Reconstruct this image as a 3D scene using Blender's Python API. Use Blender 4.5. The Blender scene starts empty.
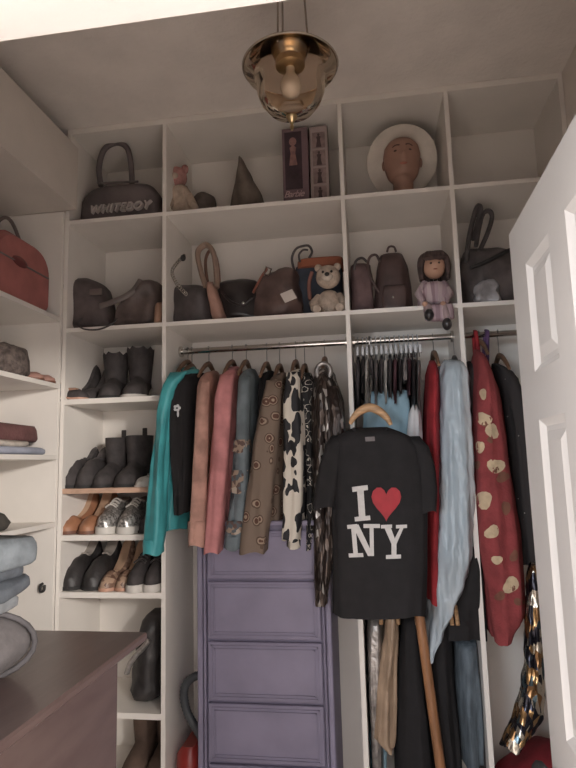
import bpy, math, random
from mathutils import Vector, noise
from mathutils.bvhtree import BVHTree
random.seed(7)
PI = math.pi
scene = bpy.context.scene
col = scene.collection
# ------------------------------------------------------------------ camera
F_PX, YAW, PITCH, ROLL = 576.5, math.radians(8.314), math.radians(7.752), math.radians(-1.539)
CAM = Vector((0.0, -2.45, 1.40))
_f0 = Vector((-math.sin(YAW), math.cos(YAW), 0)); _r0 = Vector((math.cos(YAW), math.sin(YAW), 0)); _u0 = Vector((0, 0, 1))
FWD = _f0*math.cos(PITCH) + _u0*math.sin(PITCH)
_up = _u0*math.cos(PITCH) - _f0*math.sin(PITCH)
RGT = _r0*math.cos(ROLL) + _up*math.sin(ROLL)
UPV = _up*math.cos(ROLL) - _r0*math.sin(ROLL)
cam_data = bpy.data.cameras.new('camera')
cam = bpy.data.objects.new('camera', cam_data); col.objects.link(cam)
cam_data.sensor_fit = 'VERTICAL'; cam_data.sensor_height = 36.0; cam_data.lens = 36.0*F_PX/768.0
cam_data.clip_start = 0.05
from mathutils import Matrix
cam.matrix_world = Matrix(((RGT.x, UPV.x, -FWD.x, CAM.x), (RGT.y, UPV.y, -FWD.y, CAM.y), (RGT.z, UPV.z, -FWD.z, CAM.z), (0, 0, 0, 1)))
scene.camera = cam
# ------------------------------------------------------------------ light: the bedroom behind the camera, plus an added cool fill
world = bpy.data.worlds.new('bedroom_ambient'); scene.world = world; world.use_nodes = True
bg = world.node_tree.nodes['Background']; bg.inputs[0].default_value = (1.0, 0.935, 0.92, 1); bg.inputs[1].default_value = 2.85
ld = bpy.data.lights.new('bedroom_window_light', 'AREA'); ld.shape = 'RECTANGLE'; ld.size = .5; ld.size_y = .4
ld.energy = 250; ld.color = (1.0, 0.94, 0.87)
lo = bpy.data.objects.new('bedroom_window_light', ld); col.objects.link(lo)
lo.location = (2.87, -5.0, 2.35); lo.rotation_euler = (Vector((-1.2, .1, 1.1))-Vector(lo.location)).to_track_quat('-Z', 'Y').to_euler()
l2 = bpy.data.lights.new('added_cool_fill_light', 'AREA'); l2.shape = 'RECTANGLE'; l2.size = .8; l2.size_y = .7  # added cool fill that tints the right bays and brightens the door face
l2.energy = 48; l2.color = (0.74, 0.88, 1.0)
lo2 = bpy.data.objects.new('added_cool_fill_light', l2); col.objects.link(lo2)
lo2.location = (-1.5, -5.0, 1.85); lo2.rotation_euler = (Vector((.35, 0, 1.4))-Vector(lo2.location)).to_track_quat('-Z', 'Y').to_euler()
scene.view_settings.view_transform = 'Standard'; scene.view_settings.look = 'None'
scene.view_settings.gamma = 1.0; scene.view_settings.use_curve_mapping = False
scene.view_settings.exposure = 0.0

def at(px, py, Y):
    d = FWD + RGT*((px-288)/F_PX) - UPV*((py-384)/F_PX)
    return CAM + d*((Y-CAM.y)/d.y)
def atX(px, py, X):
    d = FWD + RGT*((px-288)/F_PX) - UPV*((py-384)/F_PX)
    return CAM + d*((X-CAM.x)/d.x)
# ------------------------------------------------------------------ materials
def lin(c):
    g_ = .3*c[0]+.59*c[1]+.11*c[2]; c = [v*.88+g_*.12 for v in c]
    return tuple(((v/255)/12.92 if v/255 <= 0.04045 else ((v/255+0.055)/1.055)**2.4) for v in c) + (1,)
MATS = {}
def mat(name, c, rough=0.7, var=0.12, scale=12, bump=0.0, bscale=60, metal=0.0, sheen=0.0, spec=None, c2=None, stretch=None):
    """plain procedural material: base colour with soft noise variation and optional relief"""
    if name in MATS: return MATS[name]
    m = bpy.data.materials.new(name); m.use_nodes = True; nt = m.node_tree; b = nt.nodes['Principled BSDF']
    b.inputs['Roughness'].default_value = rough; b.inputs['Metallic'].default_value = metal
    if spec is not None: b.inputs['Specular IOR Level'].default_value = spec
    if sheen: b.inputs['Sheen Weight'].default_value = sheen
    tc = nt.nodes.new('ShaderNodeTexCoord'); src = tc.outputs['Object']
    if stretch:
        mp = nt.nodes.new('ShaderNodeMapping'); mp.inputs['Scale'].default_value = stretch
        nt.links.new(src, mp.inputs[0]); src = mp.outputs[0]
    n = nt.nodes.new('ShaderNodeTexNoise'); n.inputs['Scale'].default_value = scale; n.inputs['Detail'].default_value = 4
    nt.links.new(src, n.inputs['Vector'])
    r = nt.nodes.new('ShaderNodeValToRGB'); L = lin(c); L2 = lin(c2) if c2 else tuple(v*(1-2*var) for v in L[:3]) + (1,)
    r.color_ramp.elements[0].position = 0.35; r.color_ramp.elements[1].position = 0.65
    r.color_ramp.elements[0].color = L2; r.color_ramp.elements[1].color = L if c2 else tuple(min(1, v*(1+var)) for v in L[:3]) + (1,)
    nt.links.new(n.outputs['Fac'], r.inputs[0]); nt.links.new(r.outputs[0], b.inputs['Base Color'])
    if bump:
        n2 = nt.nodes.new('ShaderNodeTexNoise'); n2.inputs['Scale'].default_value = bscale; n2.inputs['Detail'].default_value = 3
        nt.links.new(src, n2.inputs['Vector'])
        bp = nt.nodes.new('ShaderNodeBump'); bp.inputs['Strength'].default_value = bump; bp.inputs['Distance'].default_value = 0.01
        nt.links.new(n2.outputs['Fac'], bp.inputs['Height']); nt.links.new(bp.outputs[0], b.inputs['Normal'])
    MATS[name] = m
    return m
def vor_mat(name, stops, scale=20, rough=0.6, feature='F1', metal=0.0, bump=0.0, warp=0.0, stretch=(1, 1, 1), interp='CONSTANT', randcol=False):
    """patterned cloth: voronoi distance (or cell colour) through a colour ramp"""
    m = bpy.data.materials.new(name); m.use_nodes = True; nt = m.node_tree; b = nt.nodes['Principled BSDF']
    b.inputs['Roughness'].default_value = rough; b.inputs['Metallic'].default_value = metal
    tc = nt.nodes.new('ShaderNodeTexCoord'); mp = nt.nodes.new('ShaderNodeMapping'); mp.inputs['Scale'].default_value = stretch
    nt.links.new(tc.outputs['Object'], mp.inputs[0]); src = mp.outputs[0]
    if warp:
        nz = nt.nodes.new('ShaderNodeTexNoise'); nz.inputs['Scale'].default_value = scale*0.7
        nt.links.new(src, nz.inputs['Vector'])
        mx = nt.nodes.new('ShaderNodeVectorMath'); mx.operation = 'MULTIPLY_ADD'
        mx.inputs[1].default_value = (warp,)*3; nt.links.new(nz.outputs['Color'], mx.inputs[0]); nt.links.new(src, mx.inputs[2]); src = mx.outputs[0]
    v = nt.nodes.new('ShaderNodeTexVoronoi'); v.inputs['Scale'].default_value = scale; v.feature = feature
    nt.links.new(src, v.inputs['Vector'])
    r = nt.nodes.new('ShaderNodeValToRGB'); r.color_ramp.interpolation = interp
    while len(r.color_ramp.elements) < len(stops): r.color_ramp.elements.new(0.5)
    for e, (p, c) in zip(r.color_ramp.elements, stops): e.position = p; e.color = lin(c)
    if randcol:
        sp = nt.nodes.new('ShaderNodeSeparateColor'); nt.links.new(v.outputs['Color'], sp.inputs[0]); nt.links.new(sp.outputs[0], r.inputs[0])
    else: nt.links.new(v.outputs['Distance'], r.inputs[0])
    nt.links.new(r.outputs[0], b.inputs['Base Color'])
    if bump:
        bp = nt.nodes.new('ShaderNodeBump'); bp.inputs['Strength'].default_value = bump; bp.inputs['Distance'].default_value = 0.01
        nt.links.new(v.outputs['Distance'], bp.inputs['Height']); nt.links.new(bp.outputs[0], b.inputs['Normal'])
    MATS[name] = m
    return m
WHITE = mat('melamine_white', (236, 229, 221), 0.45, 0.03, 3)
PAINT = mat('wall_paint', (234, 224, 214), 0.8, 0.03, 4, 0.15, 90)
CEIL = mat('ceiling_paint', (240, 231, 223), 0.9, 0.03, 5, 0.35, 45)
DOORW = mat('door_paint', (242, 238, 234), 0.32, 0.02, 3, 0.06, 40)
FLOORM = mat('carpet', (226, 214, 203), 0.95, 0.06, 90, 0.6, 200)
CHROME = mat('chrome', (200, 196, 190), 0.18, 0.02, 5, metal=1.0)
STEEL = mat('hook_steel', (170, 168, 165), 0.3, 0.05, 20, metal=1.0)
BRASS = mat('brass', (222, 194, 146), 0.3, 0.08, 20, metal=1.0)
HWOOD = mat('hanger_wood', (196, 152, 108), 0.5, 0.15, 20, stretch=(1, 1, 6))
HDARK = mat('hanger_dark_wood', (126, 92, 68), 0.5, 0.15, 20)
BLACK = mat('black_cotton', (42, 40, 41), 0.85, 0.06, 18, 0.12, 150, spec=0.2)  # black cloth kept lighter than real to imitate lens haze
BLACKL = mat('black_leather', (54, 50, 50), 0.5, 0.25, 14, 0.2, 70)
BLACKP = mat('black_patent', (52, 47, 47), 0.3, 0.2, 14, 0.12, 60)
RUBBER = mat('black_rubber', (44, 42, 42), 0.75, 0.15, 30)
DARKGREY = mat('charcoal_cloth', (86, 80, 80), 0.85, 0.2, 14, 0.25, 80)
# ------------------------------------------------------------------ mesh builder
class MB:
    def __init__(s): s.v = []; s.f = []
    def add(s, vs, fs):
        o = len(s.v); s.v += [Vector(v) for v in vs]; s.f += [tuple(i+o for i in f) for f in fs]; return s
    def box(s, x0, x1, y0, y1, z0, z1, bev=0.0):
        if bev <= 0:
            vs = [(x, y, z) for z in (z0, z1) for y in (y0, y1) for x in (x0, x1)]
            return s.add(vs, [(0, 2, 3, 1), (4, 5, 7, 6), (0, 1, 5, 4), (2, 6, 7, 3), (0, 4, 6, 2), (1, 3, 7, 5)])
        b = bev; rings = []
        def rect(i, z):
            return [(x0+i, y0+b, z), (x0+b, y0+i, z), (x1-b, y0+i, z), (x1-i, y0+b, z), (x1-i, y1-b, z), (x1-b, y1-i, z), (x0+b, y1-i, z), (x0+i, y1-b, z)]
        return s.loft([rect(b*.8, z0), rect(0, z0+b), rect(0, z1-b), rect(b*.8, z1)])
    def loft(s, rings, cap=True, closed=False):
        n = len(rings[0]); vs = [p for r in rings for p in r]; fs = []
        m = len(rings)
        for i in range(m if closed else m-1):
            a = i*n; c = ((i+1) % m)*n
            for j in range(n):
                k = (j+1) % n; fs.append((a+j, a+k, c+k, c+j))
        if cap and not closed:
            fs.append(tuple(range(n-1, -1, -1))); fs.append(tuple((m-1)*n+j for j in range(n)))
        return s.add(vs, fs)
    def tube(s, pts, r, n=8, closed=False, flat=None):
        pts = [Vector(p) for p in pts]; m = len(pts); rings = []; ref = None
        for i, p in enumerate(pts):
            if closed: t = pts[(i+1) % m]-pts[i-1]
            else: t = pts[min(i+1, m-1)]-pts[max(i-1, 0)]
            t.normalize()
            if ref is None: ref = Vector((0, 0, 1)) if abs(t.z) < .9 else Vector((0, 1, 0))
            a = t.cross(ref); 
            if a.length < 1e-4: a = t.orthogonal()
            a.normalize(); b = t.cross(a); ref = a.cross(t)
            rr = r[i] if isinstance(r, (list, tuple)) else r
            fl = flat if flat else 1.0
            rings.append([p + a*(math.cos(2*PI*j/n)*rr) + b*(math.sin(2*PI*j/n)*rr*fl) for j in range(n)])
        return s.loft(rings, True, closed)
    def lathe(s, prof, c=(0, 0, 0), n=24, cap=True):
        c = Vector(c)
        return s.loft([[c+Vector((math.cos(2*PI*j/n)*r, math.sin(2*PI*j/n)*r, z)) for j in range(n)] for r, z in prof], cap)
    def ball(s, c, r, n=14, m=9):
        c = Vector(c); r = r if isinstance(r, (list, tuple)) else (r, r, r)
        return s.loft([[c+Vector((math.cos(2*PI*j/n)*math.sin(PI*max(.02, min(.98, i/m)))*r[0], math.sin(2*PI*j/n)*math.sin(PI*max(.02, min(.98, i/m)))*r[1], -math.cos(PI*max(.02, min(.98, i/m)))*r[2])) for j in range(n)] for i in range(m+1)])
    def prism(s, poly, axis='y', a=0.0, b=0.1):
        """2-D polygon extruded along an axis"""
        def P(u, v, w): return {'y': (u, w, v), 'x': (w, u, v), 'z': (u, v, w)}[axis]
        return s.loft([[P(u, v, a) for u, v in poly], [P(u, v, b) for u, v in poly]])
    def rot(s, angs, c):
        from mathutils import Euler
        R = Euler(angs).to_matrix(); c = Vector(c); s.v = [R @ (v-c)+c for v in s.v]; return s
    def move(s, d): d = Vector(d); s.v = [v+d for v in s.v]; return s
    def crumple(s, amp, sc, seed=0.0, zmin=None):
        o = Vector((seed, seed*1.7, -seed))
        for i, v in enumerate(s.v):
            d = noise.noise_vector(v*sc+o)*amp
            w = v+d
            if zmin is not None and w.z < zmin: w.z = zmin
            s.v[i] = w
        return s
    def build(s, name, m, parent=None, smooth=True, angle=None):
        me = bpy.data.meshes.new(name)
        base = Vector((0, 0, 0)); loc = None
        if parent is not None:
            p = parent
            while p is not None: base += p.location; p = p.parent
        else:
            xs = [v.x for v in s.v]; ys = [v.y for v in s.v]; zs = [v.z for v in s.v]
            loc = Vector(((min(xs)+max(xs))/2, (min(ys)+max(ys))/2, min(zs))); base = loc
        me.from_pydata([tuple(v-base) for v in s.v], [], s.f)
        me.validate(); me.update()
        import bmesh
        bm = bmesh.new(); bm.from_mesh(me); bmesh.ops.recalc_face_normals(bm, faces=bm.faces); bm.to_mesh(me); bm.free()
        if smooth:
            me.shade_smooth() if hasattr(me, 'shade_smooth') else None
            try: me.set_sharp_from_angle(angle=math.radians(angle or 50))
            except Exception: pass
        me.materials.append(m)
        o = bpy.data.objects.new(name, me); col.objects.link(o)
        if loc is not None: o.location = loc
        if parent is not None: o.parent = parent
        return o
def tag(o, label, cat, group=None):
    o['label'] = label; o['category'] = cat
    if group: o['group'] = group
    return o
def thing(name, label, cat, loc, group=None):
    o = bpy.data.objects.new(name, None); o.empty_display_size = 0.05; col.objects.link(o); o.location = loc
    return tag(o, label, cat, group)
def struct(name, loc=(0, 0, 0)):
    o = bpy.data.objects.new(name, None); col.objects.link(o); o.location = loc; o['kind'] = 'structure'; return o
def sbox(name, m, *b, parent=None):
    o = MB().box(*b).build(name, m, parent, smooth=False)
    if parent is None: o['kind'] = 'structure'
    return o
def interp(rows, n):
    """rows (y, a, b, ...) resampled to n levels with smooth interpolation"""
    y0, y1 = rows[0][0], rows[-1][0]; out = []
    for i in range(n):
        y = y0+(y1-y0)*i/(n-1); k = 0
        while k < len(rows)-2 and y > rows[k+1][0]: k += 1
        a, b = rows[k], rows[k+1]; t = (y-a[0])/(b[0]-a[0]); t = max(0, min(1, t))
        if len(rows) > 3: t = t*t*(3-2*t)*.5+t*.5
        out.append([y]+[a[j]+(b[j]-a[j])*t for j in range(1, len(a))])
    return out
def body(mb, rows, Yc, depth, n=32, lev=26, power=2.4, ripple=0.05, waves=7, seed=0, shoulder=0.12, bottom=0.0, Ym=None, zbase=None, hem=True, fold=.0):
    """soft closed body: silhouette rows (image y, left x, right x) read at the depth Ym, real thickness in depth"""
    rnd = random.Random(seed*13+5); ph = [rnd.random()*6.28 for _ in range(4)]
    Ym = Yc-depth*0.25 if Ym is None else Ym
    R = interp(rows, lev); rings = []
    pts = [(at(a, y, Ym), at(b, y, Ym)) for y, a, b in R]
    zt = (pts[0][0].z+pts[0][1].z)/2; zb = (pts[-1][0].z+pts[-1][1].z)/2
    for i, (L, Rr) in enumerate(pts):
        t = i/(lev-1)
        cx = (L.x+Rr.x)/2; hx = max(.004, abs(Rr.x-L.x)/2); z = (L.z+Rr.z)/2
        if zbase is not None: z = zbase+(z-zb)*(zt-zbase)/(zt-zb)
        hy = depth/2
        if shoulder > 0 and t < shoulder: hy *= max(.12, math.sqrt(max(0, 1-(1-t/shoulder)**2)))
        k = 1.0
        if bottom > 0 and t > 1-bottom: k = max(.3, math.sqrt(max(0, 1-((t-1+bottom)/bottom)**2*.8)))
        ring = []
        for j in range(n):
            a = 2*PI*j/n; ca, sa = math.cos(a), math.sin(a)
            ex = math.copysign(abs(ca)**(2/power), ca); ey = math.copysign(abs(sa)**(2/power), sa)
            rp = ripple*min(1, t*2.2+.1)*(math.sin(waves*a+ph[0]+t*1.6)*.6+math.sin((waves*2+1)*a+ph[1]-t*2.1)*.3+math.sin(3*a+ph[2]+t*5)*.35)
            x = cx+hx*k*ex*(1+rp*.6); y = Yc+hy*k*ey*(1+rp)+hx*rp*.5*(-1 if sa < 0 else 1)
            if fold:
                f_ = noise.noise(Vector((x*26+seed*3.1, y*22, z*1.3+seed)))*min(1, t*3+.15)*fold+noise.noise(Vector((x*60+seed, y*50, z*2.5)))*fold*.35
                x += f_*ca; y += f_*sa*1.6
            dz = 0.006*math.sin(3*a+ph[3]) if hem and t > .9 else 0
            ring.append(Vector((x, y, z+dz)))
        rings.append(ring)
    last = rings[-1]; c = sum(last, Vector())/n
    if hem: rings.append([c+(p-c)*.86+Vector((0, 0, .012)) for p in last])
    return mb.loft(rings)
def arc(p0, p1, lift, n=12, side=(0, 0, 1)):
    p0, p1, side = Vector(p0), Vector(p1), Vector(side)
    return [p0.lerp(p1, i/n)+side*(lift*math.sin(PI*i/n)) for i in range(n+1)]
def spl(pts, n=6):
    """Catmull-Rom through points"""
    P = [Vector(p) for p in pts]; out = []
    for i in range(len(P)-1):
        a, b, c, d = P[max(i-1, 0)], P[i], P[i+1], P[min(i+2, len(P)-1)]
        for k in range(n):
            t = k/n; out.append(.5*((2*b)+(c-a)*t+(2*a-5*b+4*c-d)*t*t+(3*b-a-3*c+d)*t**3))
    out.append(P[-1]); return out
# ------------------------------------------------------------------ the room
XL, XR, YB, YF, ZC = -1.82, 0.88, 0.40, -1.725, 3.046
sbox('floor', FLOORM, -3.2, 2.2, -6.0, 0.52, -0.06, 0.0)
sbox('ceiling', CEIL, XL-.1, XR+.1, YF-.12, YB+.1, ZC, ZC+.08)
sbox('wall_back', PAINT, XL-.1, XR+.1, YB, YB+.1, 0, ZC)
sbox('wall_left', PAINT, XL-.1, XL, YF-.12, YB, 0, ZC)
sbox('wall_right', PAINT, XR, XR+.1, YF-.12, YB, 0, ZC)
DX0, DX1, DZ = -0.62, 0.43, 2.044
wf = struct('wall_front', (0, 0, 0))
sbox('wall_segment', PAINT, XL-1.4, DX0, YF-.12, YF, 0, ZC, parent=wf)
sbox('wall_segment', PAINT, DX1, XR+1.4, YF-.12, YF, 0, ZC, parent=wf)
sbox('wall_segment', PAINT, DX0, DX1, YF-.12, YF, DZ+.02, ZC, parent=wf)
sbox('wall_segment', PAINT, XL-1.4, XR+1.4, YF-.12, YF, ZC, ZC+.5, parent=wf)
tr = struct('trim_1', (0, 0, 0))
sbox('head_casing', DOORW, DX0-.09, DX1+.09, YF-.14, YF-.12, DZ, DZ+.10, parent=tr)
sbox('jamb_head', DOORW, DX0, DX1, YF-.12, YF, DZ, DZ+.02, parent=tr)
sbox('side_casing', DOORW, DX0-.09, DX0, YF-.14, YF-.12, 0, DZ, parent=tr)
sbox('side_casing', DOORW, DX1, DX1+.09, YF-.14, YF-.12, 0, DZ, parent=tr)
sf = sbox('wall_left_soffit', mat('soffit_paint', (218, 208, 198), .8, .03, 4, .15, 90), XL, -1.345, YF, -0.022, 2.615, 2.925)  # soffit tone set a little darker than the wall paint
# --- open panel door standing into the closet along the right side
dr = struct('door_1', (0.40, YF, 0))
def dpt(u, w, z):   # u: distance from the hinge along the door, w: out of the visible face (towards -x)
    c, s_ = math.cos(math.radians(0.9)), math.sin(math.radians(0.9))
    return Vector((0.398+u*s_-w*c+0.0, YF+.02+u*c, z))
def dbox(name, u0, u1, z0, z1, w0=-.035, w1=0.0):
    mb = MB()
    mb.add([dpt(u, w, z) for z in (z0, z1) for w in (w0, w1) for u in (u0, u1)], [(0, 2, 3, 1), (4, 5, 7, 6), (0, 1, 5, 4), (2, 6, 7, 3), (0, 4, 6, 2), (1, 3, 7, 5)])
    return mb.build(name, DOORW, dr, smooth=False)
W = 0.93
zrow = [(.22, .60), (.74, 1.49), (1.61, 1.895)]
for u0, u1 in ((0, .235), (.445, .565), (.775, W)): dbox('stile', u0, u1, .01, 2.035)
for u0, u1 in ((.235, .445), (.565, .775)):
    for z0, z1 in ((.01, .22), (.60, .74), (1.49, 1.61), (1.895, 2.035)): dbox('rail', u0, u1, z0, z1)
    for z0, z1 in zrow:
        mb = MB(); R = []
        for ins, w in ((0, 0.0), (.018, -.012), (.03, -.012), (.055, -.003), (.06, -.003)):
            R.append([dpt(u0+ins, w, z0+ins), dpt(u1-ins, w, z0+ins), dpt(u1-ins, w, z1-ins), dpt(u0+ins, w, z1-ins)])
        R.insert(0, [dpt(u0, -.03, z0), dpt(u1, -.03, z0), dpt(u1, -.03, z1), dpt(u0, -.03, z1)])
        mb.loft(R).build('panel', DOORW, dr, smooth=False)
kb = MB().lathe([(.010, 0), (.012, .02), (.026, .032), (.028, .046), (.018, .056), (.004, .058)], (0, 0, 0), 18)
kb.rot((0, -PI/2, 0), (0, 0, 0)).move(dpt(.885, 0, .615)); kb.build('door_knob', RUBBER, dr)
# ------------------------------------------------------------------ closet units
D = [-1.405, -0.9196, -0.0883, 0.3847]; S1, S2 = 2.575, 2.047
T = 0.019; SH = 0.019
cu = thing('closet_organizer', 'white built-in closet shelving with four tall bays across the back wall', 'shelving', (-.26, .2, 0))
def panel(name, *b): return MB().box(*b).build(name, WHITE, cu, smooth=False)
for x in D: panel('divider', x-T/2, x+T/2, 0, .385, 0, ZC-.03)
panel('divider', XR-.022, XR-.003, 0, .385, 0, ZC-.03)
panel('top_panel', D[0]-T/2, XR-.003, 0, .385, ZC-.03, ZC-.002)
panel('back_panel', D[0], XR-.022, .385, .397, 0, ZC-.03)
edges = D+[XR-.0125]
for b in range(4):
    for z in (S1, S2): panel('shelf', edges[b]+T/2, edges[b+1]-T/2, .001, .385, z-SH, z)
S3, S4, S5, S6, S7 = 1.713, 1.309, 1.106, .863, .377
PINKW = mat('pale_wood_edge', (205, 165, 140), .5, .1, 12)
for z in (S3, S5, S6, S7, .07): panel('shelf', edges[0]+T/2, edges[1]-T/2, .001, .385, z-.024, z)
MB().box(edges[0]+T/2, edges[1]-T/2, .001, .385, S4-.022, S4).build('shelf', PINKW, cu, smooth=False)
def rod(b, z):
    MB().tube([(edges[b]+T/2, .19, z), (edges[b+1]-T/2, .19, z)], .0135, 14).build('rod', CHROME, cu)
    for x, s in ((edges[b]+T/2, 1), (edges[b+1]-T/2, -1)):
        MB().tube([(x, .19, z), (x+s*.012, .19, z)], .026, 14).build('rod_flange', CHROME, cu)
ROD = 1.945
for b in (1, 2, 3): rod(b, ROD)
rod(2, .90)
lu = thing('wall_shelving', 'cream white shelving unit along the left wall with open shelves', 'shelving', (-1.6, -.8, 0))
MB().box(XL+.002, -1.416, -.02, -.002, 0, 2.613).build('end_panel', WHITE, lu, smooth=False)
MB().box(XL+.002, -1.416, -1.58, -1.56, 0, 2.613).build('end_panel', WHITE, lu, smooth=False)
MB().box(XL+.002, XL+.012, -1.56, -.02, 0, 2.613).build('back_panel', WHITE, lu, smooth=False)
LS = [2.094, 1.782, 1.461, 1.166, .52, .2]
for z in LS: MB().box(XL+.012, -1.412, -1.56, -.021, z-.02, z).build('shelf', WHITE, lu, smooth=False)
hk = at(44, 587, -.03)
MB().tube(spl([hk+Vector((-.012, .008, .012)), hk+Vector((-.01, -.012, .008)), hk+Vector((-.004, -.02, -.014)), hk+Vector((.012, -.02, -.01)), hk+Vector((.014, -.02, .012))]), .006, 8).build('coat_hook', RUBBER, lu)
# ------------------------------------------------------------------ purple chest of drawers
PUR = mat('lilac_painted_wood', (138, 131, 156), 0.55, 0.06, 6, 0.1, 30)
ch = thing('chest_of_drawers', 'tall lilac painted chest of drawers under the hanging shirts', 'chest of drawers', (-.49, .18, 0))
CX0, CX1, CY0, CY1, CZ = -.765, -.205, -.02, .36, 1.16
def cb(name, *b, bev=.004): return MB().box(*b, bev=bev).build(name, PUR, ch, angle=30)
cb('body', CX0, CX1, CY0+.03, CY1, .03, CZ-.02)
cb('top', CX0-.012, CX1+.012, CY0-.005, CY1+.005, CZ-.02, CZ)
for x0, x1 in ((CX0, CX0+.022), (CX0+.026, CX0+.036), (CX1-.036, CX1-.026), (CX1-.022, CX1)): cb('side_moulding', x0, x1, CY0, CY0+.031, .03, CZ-.021)
cb('plinth', CX0, CX1, CY0+.01, CY1, 0, .03)
zs = [1.125, .918, .677, .437, .204, .04]
for z1, z0 in zip(zs, zs[1:]):
    dw = cb('drawer_front', CX0+.042, CX1-.042, CY0+.008, CY0+.031, z0+.006, z1-.006)
    m = MB(); x0, x1 = CX0+.046, CX1-.046
    for k in (.012, .024):
        a0, a1, b0, b1 = x0+k, x1-k, z0+.006+k, z1-.006-k
        for q in ((a0, a1, b0, b0+.005), (a0, a1, b1-.005, b1), (a0, a0+.005, b0, b1), (a1-.005, a1, b0, b1)):
            m.box(q[0], q[1], CY0+.003, CY0+.009, q[2], q[3])
    m.build('moulding', PUR, dw, smooth=False)
# ------------------------------------------------------------------ dark dresser on the left
MAH = mat('dark_mahogany', (98, 80, 76), 0.3, 0.18, 8, 0.04, 20, stretch=(3, .6, 3), c2=(88, 70, 67))
ds = thing('dresser', 'dark mahogany dresser with flat top below the left wall shelves', 'dresser', (-1.05, -1.1, 0))
MB().box(-1.40, -.71, -1.58, -.69, .875, .90, bev=.006).build('top', MAH, ds, angle=30)
MB().box(-1.385, -.795, -1.565, -.715, .06, .874).build('body', MAH, ds, smooth=False)
MB().box(-.794, -.785, -1.54, -.74, .10, .84, bev=.004).build('side_panel', MAH, ds, angle=30)
for x in (-1.36, -.82):
    for y in (-1.55, -.73): MB().box(x-.02, x+.02, y-.02, y+.02, 0, .06).build('foot', MAH, ds, smooth=False)
# ------------------------------------------------------------------ pendant lamp
PC = at(290, 60, -.80); px_, py_ = PC.x, PC.y
pl = thing('pendant_lamp', 'brass pendant lamp with clear glass bowl hanging from the ceiling', 'pendant lamp', (px_, py_, 2.45))
gm = bpy.data.materials.new('smoky_glass'); gm.use_nodes = True; _g = gm.node_tree; _g.nodes.clear()
_o = _g.nodes.new('ShaderNodeOutputMaterial'); _x = _g.nodes.new('ShaderNodeMixShader'); _tr = _g.nodes.new('ShaderNodeBsdfTransparent'); _gl = _g.nodes.new('ShaderNodeBsdfGlossy'); _lw = _g.nodes.new('ShaderNodeLayerWeight')
_tr.inputs[0].default_value = lin((246, 240, 234)); _gl.inputs['Roughness'].default_value = .06; _gl.inputs[0].default_value = lin((230, 215, 195)); _lw.inputs[0].default_value = .22
_g.links.new(_lw.outputs['Fresnel'], _x.inputs[0]); _g.links.new(_tr.outputs[0], _x.inputs[1]); _g.links.new(_gl.outputs[0], _x.inputs[2]); _g.links.new(_x.outputs[0], _o.inputs[0])
SMOKE = mat('smoky_bronze', (172, 156, 140), .45, .1, 10, metal=.2)
zt = at(290, 52, -.8).z; zr_ = at(290, 67, -.8).z; zb = at(290, 117, -.8).z; H_ = zr_-zb
prof = [(.052, zt), (.095, zt-.006), (.13, zr_+.014), (.147, zr_), (.142, zr_-.016), (.118, zr_-.03), (.108, zr_-.05), (.105, zr_-.5*H_), (.094, zr_-.68*H_), (.07, zr_-.86*H_), (.03, zb+.006), (.012, zb)]
inner = [(max(r-.004, .004), z+.003) for r, z in reversed(prof)]
MB().lathe(prof+inner, (px_, py_, 0), 44, cap=False).build('glass_bowl', gm, pl)
MB().lathe([(.149, zr_-.004), (.152, zr_), (.149, zr_+.004), (.146, zr_)], (px_, py_, 0), 44, cap=False).build('rim', SMOKE, pl)
MB().lathe([(.038, zt-.055), (.046, zt-.05), (.046, zt-.03), (.038, zt-.026), (.052, zt-.014), (.052, zt-.004), (.058, zt+.002), (.058, zt+.012), (.03, zt+.016), (.01, zt+.03)], (px_, py_, 0), 28).build('collar', BRASS, pl)
MB().lathe([(.003, zb-.045), (.007, zb-.034), (.004, zb-.026), (.008, zb-.018), (.016, zb-.006), (.018, zb), (.006, zb+.008)], (px_, py_, 0), 16).build('finial', BRASS, pl)
BULB = mat('frosted_bulb', (225, 215, 200), .25, .02, 4)
MB().lathe([(.014, zt-.055), (.015, zt-.075), (.03, zt-.10), (.034, zt-.12), (.026, zt-.145), (.004, zt-.155)], (px_, py_, 0), 16).build('bulb', BULB, pl)
for a in (0.0, 2.09, 4.19):
    MB().tube([(px_+.06*math.cos(a), py_+.06*math.sin(a), zt), (px_+.045*math.cos(a), py_+.045*math.sin(a), ZC-.03)], .0032, 6).build('rod', SMOKE, pl)
MB().lathe([(.01, ZC-.05), (.04, ZC-.04), (.06, ZC-.02), (.065, ZC-.001)], (px_, py_, 0), 24).build('canopy', BRASS, pl)
# ------------------------------------------------------------------ hanging clothes
TEAL = mat('teal_satin', (60, 158, 164), 0.5, 0.12, 8, 0.12, 25)
PEACH = mat('peach_brown_cloth', (190, 142, 126), 0.8, 0.15, 14, 0.2, 60)
CORAL = mat('coral_cloth', (204, 130, 130), 0.8, 0.1, 14, 0.2, 60)
DENIM = mat('blue_grey_denim', (108, 120, 126), .85, .14, 10, .25, 90)
EMB = vor_mat('embroidered_band', [(0, (150, 128, 110)), (.35, (84, 92, 98)), (.6, (176, 160, 144)), (.8, (98, 76, 70))], 60, .85, randcol=True)
BROWNC = vor_mat('brown_ring_print', [(0, (170, 150, 128)), (.14, (98, 66, 54)), (.27, (158, 138, 118)), (.33, (96, 76, 62)), (.4, (124, 106, 92))], 17, .85, stretch=(1, .8, 1))
BOTAN = vor_mat('black_white_leaf_print', [(0, (40, 40, 44)), (.50, (40, 40, 44)), (.53, (216, 208, 194)), (.9, (226, 216, 202))], 17, .75, warp=.10, stretch=(1.3, .6, .62))
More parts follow.
